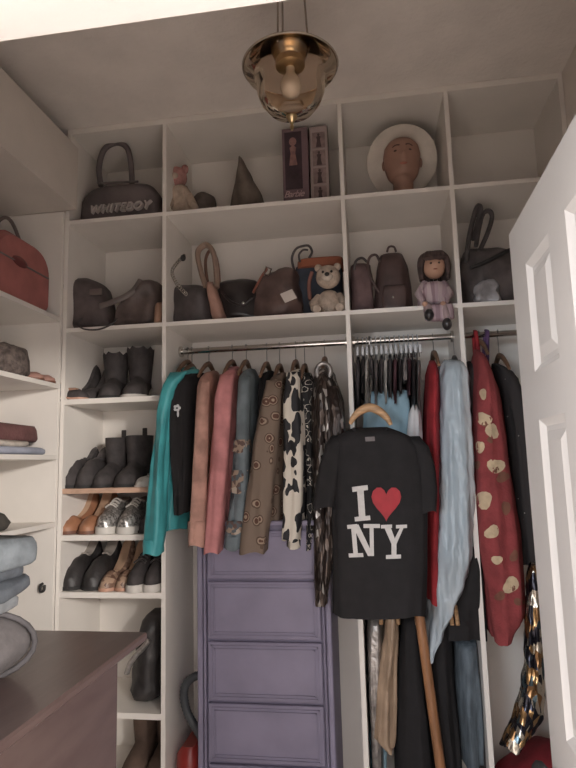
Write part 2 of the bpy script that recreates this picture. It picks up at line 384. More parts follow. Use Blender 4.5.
BOTAN2 = vor_mat('black_white_small_print', [(0, (34, 34, 36)), (.40, (210, 202, 190)), (.48, (36, 36, 38))], 30, .75, warp=.05, stretch=(1, .6, 1))
SEQ = vor_mat('dark_sequins', [(0, (52, 42, 38)), (.45, (96, 82, 74)), (.7, (60, 48, 44)), (.9, (190, 184, 178))], 75, .32, metal=.45, bump=.5, stretch=(1, 1, .35), randcol=True)
ROBE = mat('red_fleece', (156, 62, 64), 0.9, 0.1, 16, 0.35, 90)
CREAM = mat('cream_fleece_print', (212, 186, 150), .9, .1, 22)
CREAMD = mat('brown_fleece_print', (132, 84, 66), .9, .1, 22)
REDC = mat('red_cotton', (168, 36, 44), .8, .12, 12, .2, 50)
LBLUE = mat('light_blue_cotton', (150, 186, 204), .8, .06, 12, .1, 50)
WHITEC = mat('white_cotton', (214, 214, 216), .8, .05, 12, .1, 50)
JEAN = mat('blue_denim', (96, 108, 118), .85, .18, 16, .25, 120, stretch=(3, 3, .7))
BEIGE = mat('beige_satin', (176, 148, 122), .42, .12, 9, .15, 30)
SILVER = mat('silver_lame', (170, 164, 160), .3, .2, 30, .4, 60, metal=.6)
BLACKD = vor_mat('black_dotted_cloth', [(0, (210, 200, 190)), (.05, (56, 51, 51))], 24, .85)
IRID = vor_mat('iridescent_foil', [(0, (60, 60, 70)), (.3, (160, 120, 80)), (.5, (90, 110, 120)), (.65, (190, 150, 100)), (.85, (214, 206, 190))], 45, .22, metal=.8, bump=.6, randcol=True, stretch=(1, 1, .5))
PLAST = bpy.data.materials.new('clear_garment_plastic'); PLAST.use_nodes = True
_b = PLAST.node_tree.nodes['Principled BSDF']; _b.inputs['Base Color'].default_value = lin((206, 220, 230)); _b.inputs['Roughness'].default_value = .22
_b.inputs['Alpha'].default_value = .62
_n = PLAST.node_tree.nodes.new('ShaderNodeTexNoise'); _n.inputs['Scale'].default_value = 14
_t = PLAST.node_tree.nodes.new('ShaderNodeTexCoord'); _m = PLAST.node_tree.nodes.new('ShaderNodeMapping'); _m.inputs['Scale'].default_value = (2, 1, .6)
_p = PLAST.node_tree.nodes.new('ShaderNodeBump'); _p.inputs['Strength'].default_value = .9; _p.inputs['Distance'].default_value = .02
PLAST.node_tree.links.new(_t.outputs['Object'], _m.inputs[0]); PLAST.node_tree.links.new(_m.outputs[0], _n.inputs['Vector'])
PLAST.node_tree.links.new(_n.outputs['Fac'], _p.inputs['Height']); PLAST.node_tree.links.new(_p.outputs[0], _b.inputs['Normal'])

def hook_pts(x, y, z, top):
    """wire hook from the hanger neck up and over the rod at height top"""
    pts = [Vector((x, y, z)), Vector((x, y, top-.022))]
    for i in range(10):
        a = -.45*PI+1.45*PI*i/9
        pts.append(Vector((x, .19+.0185*math.cos(a), top+.0185*math.sin(a))))
    return pts
def hanger(x, z, m, label, group, half=.2, yaw=0.0, top=ROD, drop=.07):
    """shoulder hanger hung on the rod: bar bowed down on both sides of the neck, wire hook"""
    t = thing('clothes_hanger', label, 'hanger', (x, .19, z-drop), group)
    pts = []; c, s = math.cos(yaw), math.sin(yaw)
    for i in range(13):
        u = -1+i/6
        pts.append(Vector((x+u*half*s, .19+u*half*c, z-drop*(abs(u)**1.5))))
    MB().tube(pts, [.007+.006*(1-abs(-1+i/6)) for i in range(13)], 8).build('bar', m, t)
    MB().tube(hook_pts(x, .19, z, top), .0022, 6).build('hook', STEEL, t)
    return t
CG = 'clothes hangers in the wide bay'
def garment(name, label, cat, m, rows, Yc=.17, depth=.40, sleeve=None, hang=HDARK, group=None, seed=1, ripple=.07, waves=6, collar=None, sm=None, hx=None, cuff=None, hl=None, power=2.2, shoulder=.14):
    p = at((rows[0][1]+rows[0][2])/2, rows[-1][0], Yc)
    g = thing(name, label, cat, (p.x, Yc, p.z), group)
    bd = body(MB(), rows, Yc, depth, seed=seed, ripple=ripple, waves=waves, power=power, shoulder=shoulder, Ym=Yc-.1, fold=.016, n=44, lev=34).build('garment_body', m, g, angle=80)
    if sleeve:
        for k, sr in enumerate(sleeve):
            s = body(MB(), sr[1], sr[0], sr[2] if len(sr) > 2 else .10, n=28, lev=30, ripple=.11, waves=4, seed=seed+k+3, shoulder=.2, Ym=sr[0], fold=.012).build('sleeve', sm or m, g, angle=80)
            if cuff:
                y1 = sr[1][-1]; body(MB(), [(y1[0]-cuff, y1[1]-.6, y1[2]+.6), (y1[0]+.5, y1[1]-.6, y1[2]+.6)], sr[0], (sr[2] if len(sr) > 2 else .10)*1.05, n=20, lev=4, ripple=.08, waves=4, seed=seed+k+3, shoulder=0, Ym=sr[0]).build('cuff', sm or m, s, angle=80)
    if hang:
        top = rows[0]; q = at(hx or (top[1]+top[2])/2, top[0], .19)
        hanger(q.x, q.z+.02, hang, hl or ('hanger holding the '+label.split(' hanging')[0].split(' with')[0]), CG, half=.17, drop=.085)
    if collar:
        q = at((rows[0][1]+rows[0][2])/2, rows[0][0]+3, .17)
        MB().tube([q+Vector((.022*math.cos(a), .05*math.sin(a), .012*math.sin(a))) for a in [2*PI*i/16 for i in range(16)]], .010, 8, closed=True).build('collar', collar, g)
    return g
GB = 'shirts and jackets hanging in the wide bay'
garment('blouse', 'teal long sleeved blouse hanging furthest left beside the shoe shelves', 'blouse', TEAL,
        [(366, 184, 192), (374, 173, 196), (390, 164, 194), (430, 161, 190), (480, 158, 186), (530, 156, 182)], Yc=.10, depth=.34,
        sleeve=[(-.095, [(372, 170, 187), (388, 162, 176), (420, 157, 171), (470, 152, 168), (510, 149, 166), (535, 147, 165), (553, 145, 162)], .09)], group=GB, seed=2, collar=TEAL, cuff=14)
g = garment('knit_top', 'black top with small white flower motif hanging beside the teal blouse', 'top', BLACK,
        [(370, 186, 198), (380, 174, 200), (400, 170, 199), (450, 173, 197), (512, 176, 195)], Yc=.12, depth=.42, group=GB, seed=4)
fl = MB(); c = at(177, 408, -.105)
for a in range(5): fl.ball(c+Vector((.010*math.cos(a*1.257), 0, .010*math.sin(a*1.257))), (.007, .003, .007), 8, 5)
fl.ball(c+Vector((.004, 0, -.025)), (.005, .003, .014), 8, 5)
fl.build('flower_motif', WHITEC, g)
garment('shirt', 'peach brown shirt hanging between the black top and coral cardigan', 'shirt', PEACH,
        [(368, 206, 212), (380, 199, 214), (420, 197, 213), (470, 195, 212), (540, 193, 210)], Yc=.16, depth=.40,
        sleeve=[(-.06, [(380, 200, 210), (420, 196, 208), (480, 193, 206), (520, 191, 205), (545, 189, 207)], .08)], group=GB, seed=5, cuff=24)
garment('cardigan', 'coral pink long sleeved cardigan hanging in the wide bay', 'cardigan', CORAL,
        [(366, 229, 236), (376, 220, 238), (420, 216, 237), (480, 213, 233), (530, 212, 230)], Yc=.16, depth=.40,
        sleeve=[(-.06, [(374, 220, 234), (400, 215, 233), (450, 212, 230), (510, 208, 225), (552, 205, 221)], .10)], group=GB, seed=6, collar=CORAL)
gj = garment('jacket', 'blue grey patterned denim jacket hanging beside the coral cardigan', 'jacket', DENIM,
        [(366, 243, 250), (378, 238, 256), (420, 236, 258), (470, 233, 256), (545, 228, 252)], Yc=.16, depth=.40,
        sleeve=[(-.05, [(376, 239, 251), (420, 237, 250), (480, 234, 248), (520, 229, 245), (548, 226, 243)], .09)], group=GB, seed=7, cuff=12)
for (ya, yb, x0_, x1_, Y_) in ((440, 452, 235, 250, -.05), (470, 492, 233, 249, -.05), (520, 532, 228, 246, -.05)):
    body(MB(), [(ya, x0_-.8, x1_+.8), (yb, x0_-1.8, x1_-.2)], Y_, .105, n=24, lev=5, ripple=.11, waves=4, seed=10, shoulder=0, Ym=Y_).build('embroidered_band', EMB, gj, angle=80)
garment('jacket', 'plain black jacket squeezed between denim and brown coats', 'jacket', BLACK,
        [(368, 264, 270), (380, 258, 273), (420, 256, 274), (450, 255, 272), (520, 255, 270)], Yc=.18, depth=.36, group=GB, seed=8)
garment('coat', 'brown coat printed with ringed circles hanging above the chest', 'coat', BROWNC,
        [(370, 276, 284), (382, 268, 288), (420, 262, 288), (470, 258, 287), (520, 262, 285)], Yc=.15, depth=.40,
        sleeve=[(-.075, [(380, 266, 282), (410, 260, 281), (450, 254, 277), (500, 248, 273), (552, 241, 266)], .11)], group=GB, seed=9, cuff=0)
garment('blouse', 'black and white leaf print blouse hanging above the chest', 'blouse', BOTAN,
        [(366, 292, 300), (376, 285, 304), (400, 283, 308), (450, 284, 309), (500, 285, 308), (545, 284, 307)], Yc=.15, depth=.40,
        sleeve=[(-.06, [(372, 286, 300), (400, 283, 300), (450, 285, 303), (510, 285, 303), (540, 283, 301)], .08)], group=GB, seed=10, waves=5)
garment('blouse', 'black and white small print blouse beside the sequin dress', 'blouse', BOTAN2,
        [(370, 302, 308), (384, 298, 316), (430, 304, 318), (500, 306, 318), (548, 306, 316)], Yc=.16, depth=.36, group=GB, seed=12)
g = garment('dress', 'glittering dark sequin dress hanging left of the black tee', 'dress', SEQ,
        [(363, 322, 328), (372, 313, 334), (400, 309, 342), (450, 309, 342), (520, 310, 336), (560, 311, 332), (600, 314, 328)], Yc=.12, depth=.40,
        sleeve=[(-.06, [(386, 326, 338), (430, 330, 346), (480, 326, 343), (540, 320, 336), (604, 318, 328)], .07)], group=GB, seed=13)
q = at(324, 372, .0)
MB().tube([q+Vector((.03*math.cos(a), -.02, .035*math.sin(a))) for a in [2*PI*i/16 for i in range(16)]], .010, 8, closed=True).build('neck_trim', SILVER, g)

# --- black tee in front of the narrow bay
TY = -.16
te = thing('t_shirt', 'black I love NY t-shirt on a light wooden hanger in front', 't-shirt', (.0, TY, .83))
tb = body(MB(), [(427, 352, 387), (431, 342, 398), (437, 334, 410), (448, 331, 420), (470, 331, 425), (520, 331, 428), (570, 332, 428), (617, 332, 426)], TY, .10, n=48, lev=40, power=3.2, ripple=.05, waves=5, seed=21, shoulder=.06, Ym=TY-.03, fold=.006)
tee = tb.build('garment_body', BLACK, te, angle=80)
for sr in ([(435, 331, 346), (446, 324, 344), (470, 318, 341), (490, 315, 338), (508, 312, 335)], [(436, 405, 420), (448, 414, 430), (470, 418, 436), (490, 419, 438), (512, 420, 437)]):
    body(MB(), sr, TY, .09, n=24, lev=16, ripple=.06, waves=4, seed=22, shoulder=.2, Ym=TY-.02, power=2.6).build('sleeve', BLACK, te, angle=80)
nk = [at(x, y, TY-.028) for x, y in ((353, 428), (357, 432), (363, 434.5), (370, 435.5), (377, 434.5), (383, 432), (387, 428))]
MB().tube(spl(nk, 3), .006, 8).build('neckband', BLACK, te)
bvh = BVHTree.FromPolygons([tuple(v) for v in tb.v], tb.f)
INK = mat('white_print', (205, 200, 196), .7, .04, 40); REDINK = mat('red_print', (178, 34, 44), .65, .06, 30)
def quadprint(quads, name, m):
    """each quad (4 image points) is subdivided so that it follows the folds"""
    mb = MB(); N = 5
    for q in quads:
        P = [Vector((a, b)) for a, b in q]; vs = []
        for i in range(N+1):
            for j in range(N+1):
                u, v = i/N, j/N; s = P[0]*(1-u)*(1-v)+P[1]*u*(1-v)+P[2]*u*v+P[3]*(1-u)*v
                d = (at(s.x, s.y, TY-.1)-CAM).normalized(); h = bvh.ray_cast(CAM, d)
                vs.append((h[0]-d*.004) if h[0] else at(s.x, s.y, TY-.055))
        mb.add(vs, [(i*(N+1)+j, (i+1)*(N+1)+j, (i+1)*(N+1)+j+1, i*(N+1)+j+1) for i in range(N) for j in range(N)])
    return mb.build(name, m, te)
quadprint([[(352, 487), (367.5, 485), (368, 490), (352.5, 492)], [(357, 489), (363.5, 488), (365.5, 518), (359, 519)], [(354.5, 517), (370, 515.5), (370.5, 520), (355, 521.5)]], 'printed_letter_i', INK)
quadprint([[(347, 525), (357, 524), (357.5, 528), (347.5, 529)], [(351, 526), (355.5, 526), (358, 555), (353.5, 555)], [(348.5, 553.5), (363, 553), (363.5, 557), (349, 557.5)],
           [(352, 525), (358.5, 524.5), (373.5, 556), (368, 556)], [(369.5, 524.5), (373.5, 524.5), (374, 556), (370, 556)], [(363.5, 524), (380, 524), (380, 528), (363.5, 528)]], 'printed_letter_n', INK)
quadprint([[(381, 525), (392, 524.5), (392, 528), (381, 528.5)], [(396, 525), (407, 524.5), (407, 528), (396, 528.5)], [(384, 527), (390.5, 527), (396.5, 543), (391.5, 544)],
           [(400.5, 527), (404, 527), (396.5, 544), (392.5, 543)], [(391.5, 541), (396.5, 541), (396.5, 556), (391.5, 556)], [(386, 555), (401, 554.5), (401, 558.5), (386, 559)]], 'printed_letter_y', INK)
hq = []
def heart(t):
    return 16*math.sin(t)**3, 13*math.cos(t)-5*math.cos(2*t)-2*math.cos(3*t)-math.cos(4*t)
for i in range(24):
    t0, t1 = 2*PI*i/24, 2*PI*(i+1)/24
    a, b_ = heart(t0), heart(t1); f = lambda p: (386.3+p[0]*.93, 501.5-p[1]*1.2)
    hq.append([f((0, -1)), f((a[0]*.5, a[1]*.5-.5)), f((b_[0]*.5, b_[1]*.5-.5)), f((0, -1))]); hq.append([f((a[0]*.5, a[1]*.5-.5)), f(a), f(b_), f((b_[0]*.5, b_[1]*.5-.5))])
quadprint(hq, 'printed_heart', REDINK)
quadprint([[(365, 437), (374.5, 436.5), (375, 441), (365.5, 441.5)]], 'neck_label', mat('grey_label', (120, 112, 112), .7))
hb = thing('clothes_hanger', 'light wooden hanger carrying the black tee', 'hanger', at(370, 425, TY))
cv = [at(x, y, TY-.0) for x, y in ((350, 424), (354, 417), (361, 410.5), (370, 407.5), (379, 411), (387, 418), (391, 425))]
MB().tube(spl(cv, 4), [.007+.011*math.sin(PI*i/24) for i in range(25)], 10, flat=1.0).build('bar', HWOOD, hb)
h0 = at(370, 408, TY); h1 = at(371, 378, -.02)
MB().tube(spl([h0, h0+Vector((0, .01, .035)), Vector((h1.x, -.06, h1.z-.03)), h1, h1+Vector((.0, .03, .012)), h1+Vector((0, .045, -.008))], 5), .0045, 6).build('hook', STEEL, hb)
hs = MB().tube(spl([h1+Vector((0, .03, -.005)), h1+Vector((0, .1, .045)), Vector((h1.x, .165, ROD-.04)), Vector((h1.x, .168, ROD)), Vector((h1.x, .19, ROD+.022)), Vector((h1.x, .213, ROD))], 5), .0035, 6).build('cascade_hook', STEEL)
tag(hs, 'steel extension hook holding the black tee below the rod', 'hook')

# --- narrow belts and camisoles on clip hangers, packed at the left of the third bay
rnd = random.Random(3)
STR = [mat('dark_strap', (62, 56, 57), .6, .2), mat('cream_strap', (196, 188, 180), .6, .1), mat('grey_strap', (120, 112, 110), .5, .2), mat('plum_strap', (82, 48, 54), .6, .2)]
CLEARP = mat('clear_plastic_hanger', (196, 198, 202), .2, .05)
specs = [(358, 0, 408), (363, 0, 396), (367, 1, 412), (371.5, 0, 392), (376, 2, 408), (381, 0, 394), (385.5, 1, 404), (390, 0, 400), (395, 3, 406), (400, 0, 396), (404.5, 2, 384), (409, 3, 398), (413.5, 0, 412), (418, 2, 420)]
names = ['black', 'cream', 'grey', 'plum']
for i, (x, k, y1) in enumerate(specs):
    p = at(x, 350, .10)
    ordn = ['first', 'second', 'third', 'fourth', 'fifth', 'sixth', 'seventh', 'eighth', 'ninth', 'tenth', 'eleventh', 'twelfth', 'thirteenth', 'fourteenth'][i]
    st = thing('camisole', f'narrow {names[k]} camisole, {ordn} from the divider left of the tee', 'camisole', (p.x, .17, at(x, y1, .1).z), 'camisoles packed on the rod')
    body(MB(), [(358, x-2.0, x+2.0), (366, x-2.8, x+2.8), ((y1+366)/2, x-2.6, x+2.4), (y1, x-1.6-.5*(i % 3), x+2.2)], .17, .26+.05*rnd.random(), n=20, lev=14, ripple=.12, waves=5, seed=i+40, shoulder=.1, Ym=.10).build('garment_body', STR[k], st, angle=80)
    xx = at(x, 350, .17).x
    for yy in (.10, .24):
        MB().tube([(xx, yy, ROD-.06), (xx+.004*(i % 3-1), yy+.01, ROD-.10)], .003, 6).build('strap', STR[k], st)
    h = thing('clip_hanger', f'clear plastic hanger, {ordn} from the divider left of the tee', 'hanger', (xx, .19, ROD-.06), 'clear plastic hangers in the third bay')
    MB().box(xx-.003, xx+.003, .05, .33, ROD-.062, ROD-.052).build('bar', CLEARP, h, smooth=False)
    MB().box(xx-.003, xx+.003, .172, .178, ROD-.055, ROD-.02).build('neck', CLEARP, h, smooth=False)
    MB().tube([Vector((xx, .19-.0185*math.cos(a), ROD+.0185*math.sin(a))) for a in [-.6+i_*.4 for i_ in range(9)]], .0026, 6).build('hook', CLEARP, h)
    for yy in (.06, .31): MB().box(xx-.006, xx+.006, yy-.012, yy+.012, ROD-.09, ROD-.055, bev=.002).build('clip', CLEARP, h)
garment('skirt', 'light blue cotton skirt hanging behind the black tee', 'skirt', LBLUE, [(388, 372, 408), (400, 364, 410), (440, 362, 412), (540, 362, 414)], Yc=.09, depth=.08, group=None, seed=61, hang=None, ripple=.12)
garment('camisole', 'white camisole showing above the right shoulder of the tee', 'camisole', WHITEC, [(402, 414, 418), (412, 410, 422), (430, 409, 423), (520, 409, 423)], Yc=.04, depth=.06, seed=62, hang=None)
garment('dress', 'plain red dress hanging left of the plastic wrapped garment', 'dress', REDC, [(357, 431, 437), (370, 428, 440), (420, 426, 441), (500, 426, 440), (560, 426, 438), (600, 428, 437)], Yc=.14, depth=.36, seed=63, hl='hanger holding the plain red dress')
garment('dress', 'light blue dress inside the clear plastic cover', 'dress', LBLUE, [(362, 449, 461), (374, 444, 466), (430, 442, 468), (520, 442, 467), (560, 441, 464)], Yc=.12, depth=.28, seed=64, hl='hanger inside the clear plastic cover', hang=BLACKL)
gp = thing('garment_cover', 'long clear plastic dry cleaning cover over a pale dress', 'garment cover', at(450, 650, .1))
body(MB(), [(357, 446, 463), (364, 440, 468), (380, 438, 471), (430, 437, 473), (500, 435, 476), (555, 433, 476), (580, 432, 468), (605, 430, 457), (630, 428, 445), (655, 427, 433)], .11, .34, n=72, lev=90, ripple=.07, waves=5, seed=65, shoulder=.05, Ym=.02, fold=.016).crumple(.007, 22, 3).build('plastic_sheet', PLAST, gp, angle=80)
garment('skirt', 'black skirt hanging between the plastic cover and red robe', 'skirt', BLACK, [(545, 458, 482), (570, 455, 486), (610, 450, 490), (642, 447, 492)], Yc=.10, depth=.20, seed=66, hang=None, shoulder=.05)
garment('jacket', 'narrow dark jacket hanging right behind the plastic cover', 'jacket', DARKGREY, [(358, 470, 475), (372, 468, 477), (440, 470, 479), (545, 473, 483)], Yc=.2, depth=.3, seed=67, hang=None)
# --- last bay
rb = garment('robe', 'red fleece robe printed with cream patches hanging in the right bay', 'robe', ROBE, [(346, 477, 482), (362, 476, 490), (400, 474, 503), (450, 473, 511), (500, 472, 518), (540, 475, 523), (590, 485, 527), (615, 488, 527), (640, 493, 512)], Yc=.10, depth=.36, seed=70, hl='hanger holding the red fleece robe', ripple=.05)
rbm = [o for o in rb.children if o.name.startswith('garment_body')][0]
_vs = [tuple(v.co+rb.location) for v in rbm.data.vertices]; bvr = BVHTree.FromPolygons(_vs, [tuple(p.vertices) for p in rbm.data.polygons])
def patch(cx, cy, rx, ry, m, seed, name):
    mb = MB(); rr = random.Random(seed); n = 14; K = 3; ph = rr.random()*6
    vs = []
    for k in range(K+1):
        for i in range(n):
            a = 2*PI*i/n; w = 1+.16*math.sin(2*a+ph)+.10*math.sin(3*a+2*ph)
            x, y = cx+rx*w*k/K*math.cos(a), cy+ry*w*k/K*math.sin(a)
            d = (at(x, y, 0)-CAM).normalized(); h = bvr.ray_cast(CAM, d)
            vs.append((h[0]-d*.003) if h[0] else None)
    last = next((v for v in vs if v is not None), None)
    if last is None: return
    for i, v in enumerate(vs):
        if v is None: vs[i] = vs[i-n] if i >= n and vs[i-n] is not None else last
    mb.add(vs, [(k*n+i, (k+1)*n+i, (k+1)*n+(i+1) % n, k*n+(i+1) % n) for k in range(K) for i in range(n)])
    mb.build(name, m, rb)
for i, (x, y, a, b_, m) in enumerate([(483, 394, 4, 5, 0), (484, 419, 7, 7, 0), (492, 431, 7, 7, 0), (480, 447, 4, 7, 0), (496, 466, 8, 8, 0), (503, 477, 7, 5, 1), (484, 500, 9, 8, 0), (477, 465, 3, 5, 1), (506, 508, 4, 8, 1), (492, 532, 7, 7, 0),
                                      (511, 585, 8, 8, 0), (500, 596, 5, 5, 1), (514, 556, 4, 6, 1), (497, 560, 5, 5, 0), (519, 602, 5, 4, 1), (490, 440, 3, 3, 1), (485, 424, 3, 3, 1), (497, 470, 3, 3, 1), (512, 588, 3, 4, 1)]):
    patch(x, y, a, b_, CREAMD if m else CREAM, i, 'printed_patch')
garment('dress', 'black dotted dress hanging in the right bay beside the door', 'dress', BLACKD, [(360, 497, 502), (378, 497, 520), (400, 501, 531), (460, 508, 541), (520, 513, 546), (563, 516, 550)], Yc=.20, depth=.32, seed=71, hl='hanger holding the black dotted dress')
for (x0, y0, x1, y1, m, lb) in ((475, 334, 479, 372, REDC, 'short red ribbon tied on the rod in the right bay'), (487, 345, 486, 378, mat('purple_ribbon', (96, 66, 110), .6, .15), 'purple ribbon loop tied on the rod beside the red robe')):
    a = at(x0, y0, .17); b_ = at(x1, y1, .12)
    o = MB().tube(spl([Vector((a.x, .19, ROD-.016)), Vector((a.x, .168, ROD)), Vector((a.x+.002, .19, ROD+.018)), Vector((a.x+.004, .165, ROD+.012)), Vector((a.x, .14, ROD-.01)), b_+Vector((.008, 0, .04)), b_, b_+Vector((-.012, 0, .03)), Vector((a.x-.01, .15, ROD-.02))], 5), .005, 8, flat=1.6).build('ribbon', m)
    tag(o, lb, 'ribbon')
# --- lower rod of the third bay
LR = .90
def lower(name, label, cat, m, rows, Yc=.17, depth=.30, seed=1, ripple=.08):
    p = at((rows[0][1]+rows[0][2])/2, rows[-1][0], Yc)
    o = body(MB(), rows, Yc, depth, seed=seed, ripple=ripple, waves=5, shoulder=.06, Ym=Yc-.1, fold=.014, n=40, lev=30).build(name, m, angle=80)
    return tag(o, label, cat, 'trousers and scarves on the lower rod')
lower('scarf', 'grey silver scarf on the lower rod beside the divider', 'scarf', SILVER, [(612, 367, 384), (630, 366, 384), (680, 367, 382), (740, 371, 384), (790, 374, 385)], seed=80, Yc=.19)
lower('trousers', 'pale blue trousers at the bottom of the third bay beside divider', 'trousers', LBLUE, [(728, 371, 384), (750, 371, 386), (800, 373, 386)], seed=83, Yc=.16, depth=.14)
lower('scarf', 'beige satin scarf hanging on the lower rod', 'scarf', BEIGE, [(612, 386, 398), (640, 385, 400), (700, 376, 398), (748, 372, 397), (757, 386, 396)], seed=81, Yc=.08, depth=.14)
lower('trousers', 'black trousers on the lower rod left of the wooden pole', 'trousers', BLACK, [(610, 402, 420), (660, 398, 424), (768, 396, 436), (850, 400, 440)], seed=82)
lower('trousers', 'black trousers on the lower rod right of the wooden pole', 'trousers', BLACK, [(615, 430, 452), (660, 428, 456), (768, 440, 462), (850, 444, 466)], seed=84)
lower('jeans', 'faded blue jeans hanging on the lower rod', 'jeans', JEAN, [(640, 456, 479), (700, 458, 481), (748, 461, 482), (764, 462, 483)], seed=85)
lower('trousers', 'dark trousers hanging between the jeans and right divider', 'trousers', DARKGREY, [(640, 481, 485), (700, 482, 487), (790, 486, 492)], seed=86, depth=.24)
for i, (x, y, lb) in enumerate([(381, 618, 'wooden hanger of the grey silver scarf on the lower rod'), (399, 640, 'wooden hanger between beige scarf and black trousers'), (418, 640, 'wooden hanger just left of the wooden pole'), (437, 640, 'wooden hanger just right of the wooden pole'), (453, 642, 'wooden hanger beside the faded blue jeans'), (458, 632, 'wooden hanger over the faded blue jeans')]):
    p = at(x, y, -.0); t = thing('trouser_hanger', lb, 'hanger', (p.x, .19, LR-.06), 'wooden hangers on the lower rod')
    MB().tube([(p.x, -.01, LR-.15), (p.x, .03, LR-.09), (p.x, .19, LR-.05), (p.x, .35, LR-.09), (p.x, .38, LR-.12)], [.008, .009, .010, .009, .007], 8).build('bar', HWOOD, t)
    MB().tube(hook_pts(p.x, .19, LR-.05, LR), .0022, 6).build('hook', STEEL, t)
po = MB().tube([at(419, 612, -.045), at(445, 800, -.045)], .019, 14).build('wooden_pole', mat('pole_wood', (156, 104, 66), .5, .15, 8, stretch=(6, 6, .8)))
tag(po, 'brown wooden pole leaning upright in front of black trousers', 'pole')
ir = MB(); body(ir, [(563, 531, 536), (580, 528, 538), (620, 527, 541), (660, 526, 544), (690, 524, 545), (715, 517, 544), (732, 510, 537), (748, 502, 524)], .0, .09, n=28, lev=44, ripple=.16, waves=6, seed=90, shoulder=.04, Ym=-.02)
ir.crumple(.008, 28, 3); tag(ir.build('foil_boa', IRID, angle=80), 'crinkled iridescent foil boa hanging beside the open door', 'boa')
bl = MB(); p = at(520, 760, .18)
R = []
for i in range(12):
    t = i/11; z = .002+.26*t; s = math.sqrt(max(.02, 1-t**2.2))
    R.append([Vector((.64+.215*s*math.cos(a)*(1+.06*math.sin(5*a)), .18+.165*s*math.sin(a)*(1+.06*math.sin(4*a)), z)) for a in [2*PI*j/28 for j in range(28)]])
bl.loft(R).crumple(.03, 9, 2, zmin=.002)
tag(bl.build('blanket', mat('dark_red_blanket', (132, 28, 36), .9, .15, 10, .3, 60), angle=80), 'dark red blanket heaped on the floor of the right bay', 'blanket')
# --- vacuum with hose between the shoe tower and the chest
vc = thing('vacuum_cleaner', 'vacuum cleaner with dark grey hose left of the lilac chest', 'vacuum', (-.84, .15, 0))
hp = spl([at(206, 676, .10), at(196, 676, .09), at(186, 684, .09), at(184, 698, .09), at(188, 714, .09), at(196, 728, .09), at(203, 742, .10), Vector((-.80, .12, .20))], 9)
MB().tube(hp, [.0165+.0022*(i % 2) for i in range(len(hp))], 10).build('hose', mat('hose_grey', (70, 74, 78), .5, .1), vc)
MB().box(-.885, -.785, .04, .30, .0, .225, bev=.03).build('canister', mat('vacuum_red', (158, 48, 42), .35, .08), vc, angle=40)
# ------------------------------------------------------------------ bags, dolls and hats on the upper shelves
def lump(rows, Yc, depth, zbase=None, n=28, lev=18, power=2.6, ripple=.06, waves=5, seed=1, top=.22, bottom=.12, crumple=.0, csc=14):
    mb = body(MB(), rows, Yc, depth, n=n, lev=lev, power=power, ripple=ripple, waves=waves, seed=seed, shoulder=top, bottom=bottom, Ym=Yc-depth*.35, zbase=zbase, hem=False)
    if crumple: mb.crumple(crumple, csc, seed, zmin=zbase)
    return mb
def text_mesh(body_, size, p, m, name, parent, shear=0.0, depth=.0015, yaw=0.0, spacing=1.0, bold=0.0):
    cu_ = bpy.data.curves.new('lettering', 'FONT'); cu_.body = body_; cu_.size = size; cu_.extrude = depth; cu_.shear = shear; cu_.align_x = 'CENTER'; cu_.space_character = spacing; cu_.offset = bold
    to = bpy.data.objects.new('lettering', cu_); col.objects.link(to)
    dg = bpy.context.evaluated_depsgraph_get(); me = bpy.data.meshes.new_from_object(to.evaluated_get(dg))
    mb = MB(); c, s = math.cos(yaw), math.sin(yaw)
    mb.add([(p.x+v.co.x*c, p.y+v.co.x*s-v.co.z, p.z+v.co.y) for v in me.vertices], [tuple(f.vertices) for f in me.polygons])
    bpy.data.objects.remove(to); bpy.data.curves.remove(cu_); bpy.data.meshes.remove(me)
    return mb.build(name, m, parent, smooth=False)
NAVY = mat('dark_nylon', (104, 94, 94), .6, .12, 10, .2, 60)  # dark bag colours on these shelves are lightened to imitate lens haze
LETT = mat('grey_lettering', (184, 174, 170), .6, .05)
t = thing('duffel_bag', 'dark duffel bag with grey WHITEBOY lettering on the top left shelf', 'bag', at(120, 212, .16))
lump([(181, 100, 142), (186, 88, 152), (194, 80, 158), (213, 78, 160)], .17, .24, S1+.001, seed=3, power=4, ripple=.02, top=.3, bottom=.05).build('bag_body', NAVY, t, angle=70)
a, b_ = at(101, 186, .12), at(132, 186, .12)
MB().tube(spl([a, at(99, 168, .12), at(104, 150, .12), at(116, 143, .12), at(127, 148, .12), at(131, 165, .12), b_], 5), .014, 10).build('handle', NAVY, t)
MB().tube([at(98, 183.5, .09), at(138, 181.5, .09)], .006, 8).build('zip', mat('zip_grey', (120, 110, 108), .5), t)
text_mesh('WHITEBOY', .054, Vector((at(119, 205, .04).x, .040, S1+.044)), LETT, 'printed_lettering', t, shear=.35, spacing=1.14, bold=.0008, depth=.012)

PLUSHP = mat('plush_pink', (176, 124, 118), .9, .15, 30, .4, 90); PLUSHC = mat('plush_cream', (186, 166, 148), .9, .12, 30, .4, 90)
t = thing('plush_toy', 'cream plush doll with pink head slumped beside the divider', 'plush toy', at(178, 210, .14))
lump([(182, 173, 184), (190, 168, 190), (200, 166, 193), (211, 165, 194)], .15, .14, S1+.001, seed=5, ripple=.08).build('plush_body', PLUSHC, t)
h = at(176, 178, .14); MB().ball(h, (.056, .050, .056), 16, 10).build('plush_head', PLUSHP, t)
for sx in (-1, 1): MB().ball(h+Vector((sx*.042, .01, .045)), (.02, .014, .026), 10, 7).build('ear', PLUSHP, t)
MB().ball(h+Vector((.008, -.046, -.012)), (.02, .014, .015), 10, 6).build('muzzle', PLUSHC, t)
for sx in (-1, 1):
    MB().tube([at(180+sx*9, 197, .11), at(182+sx*13, 208, .06)], [.022, .018], 10).build('arm', PLUSHC, t)
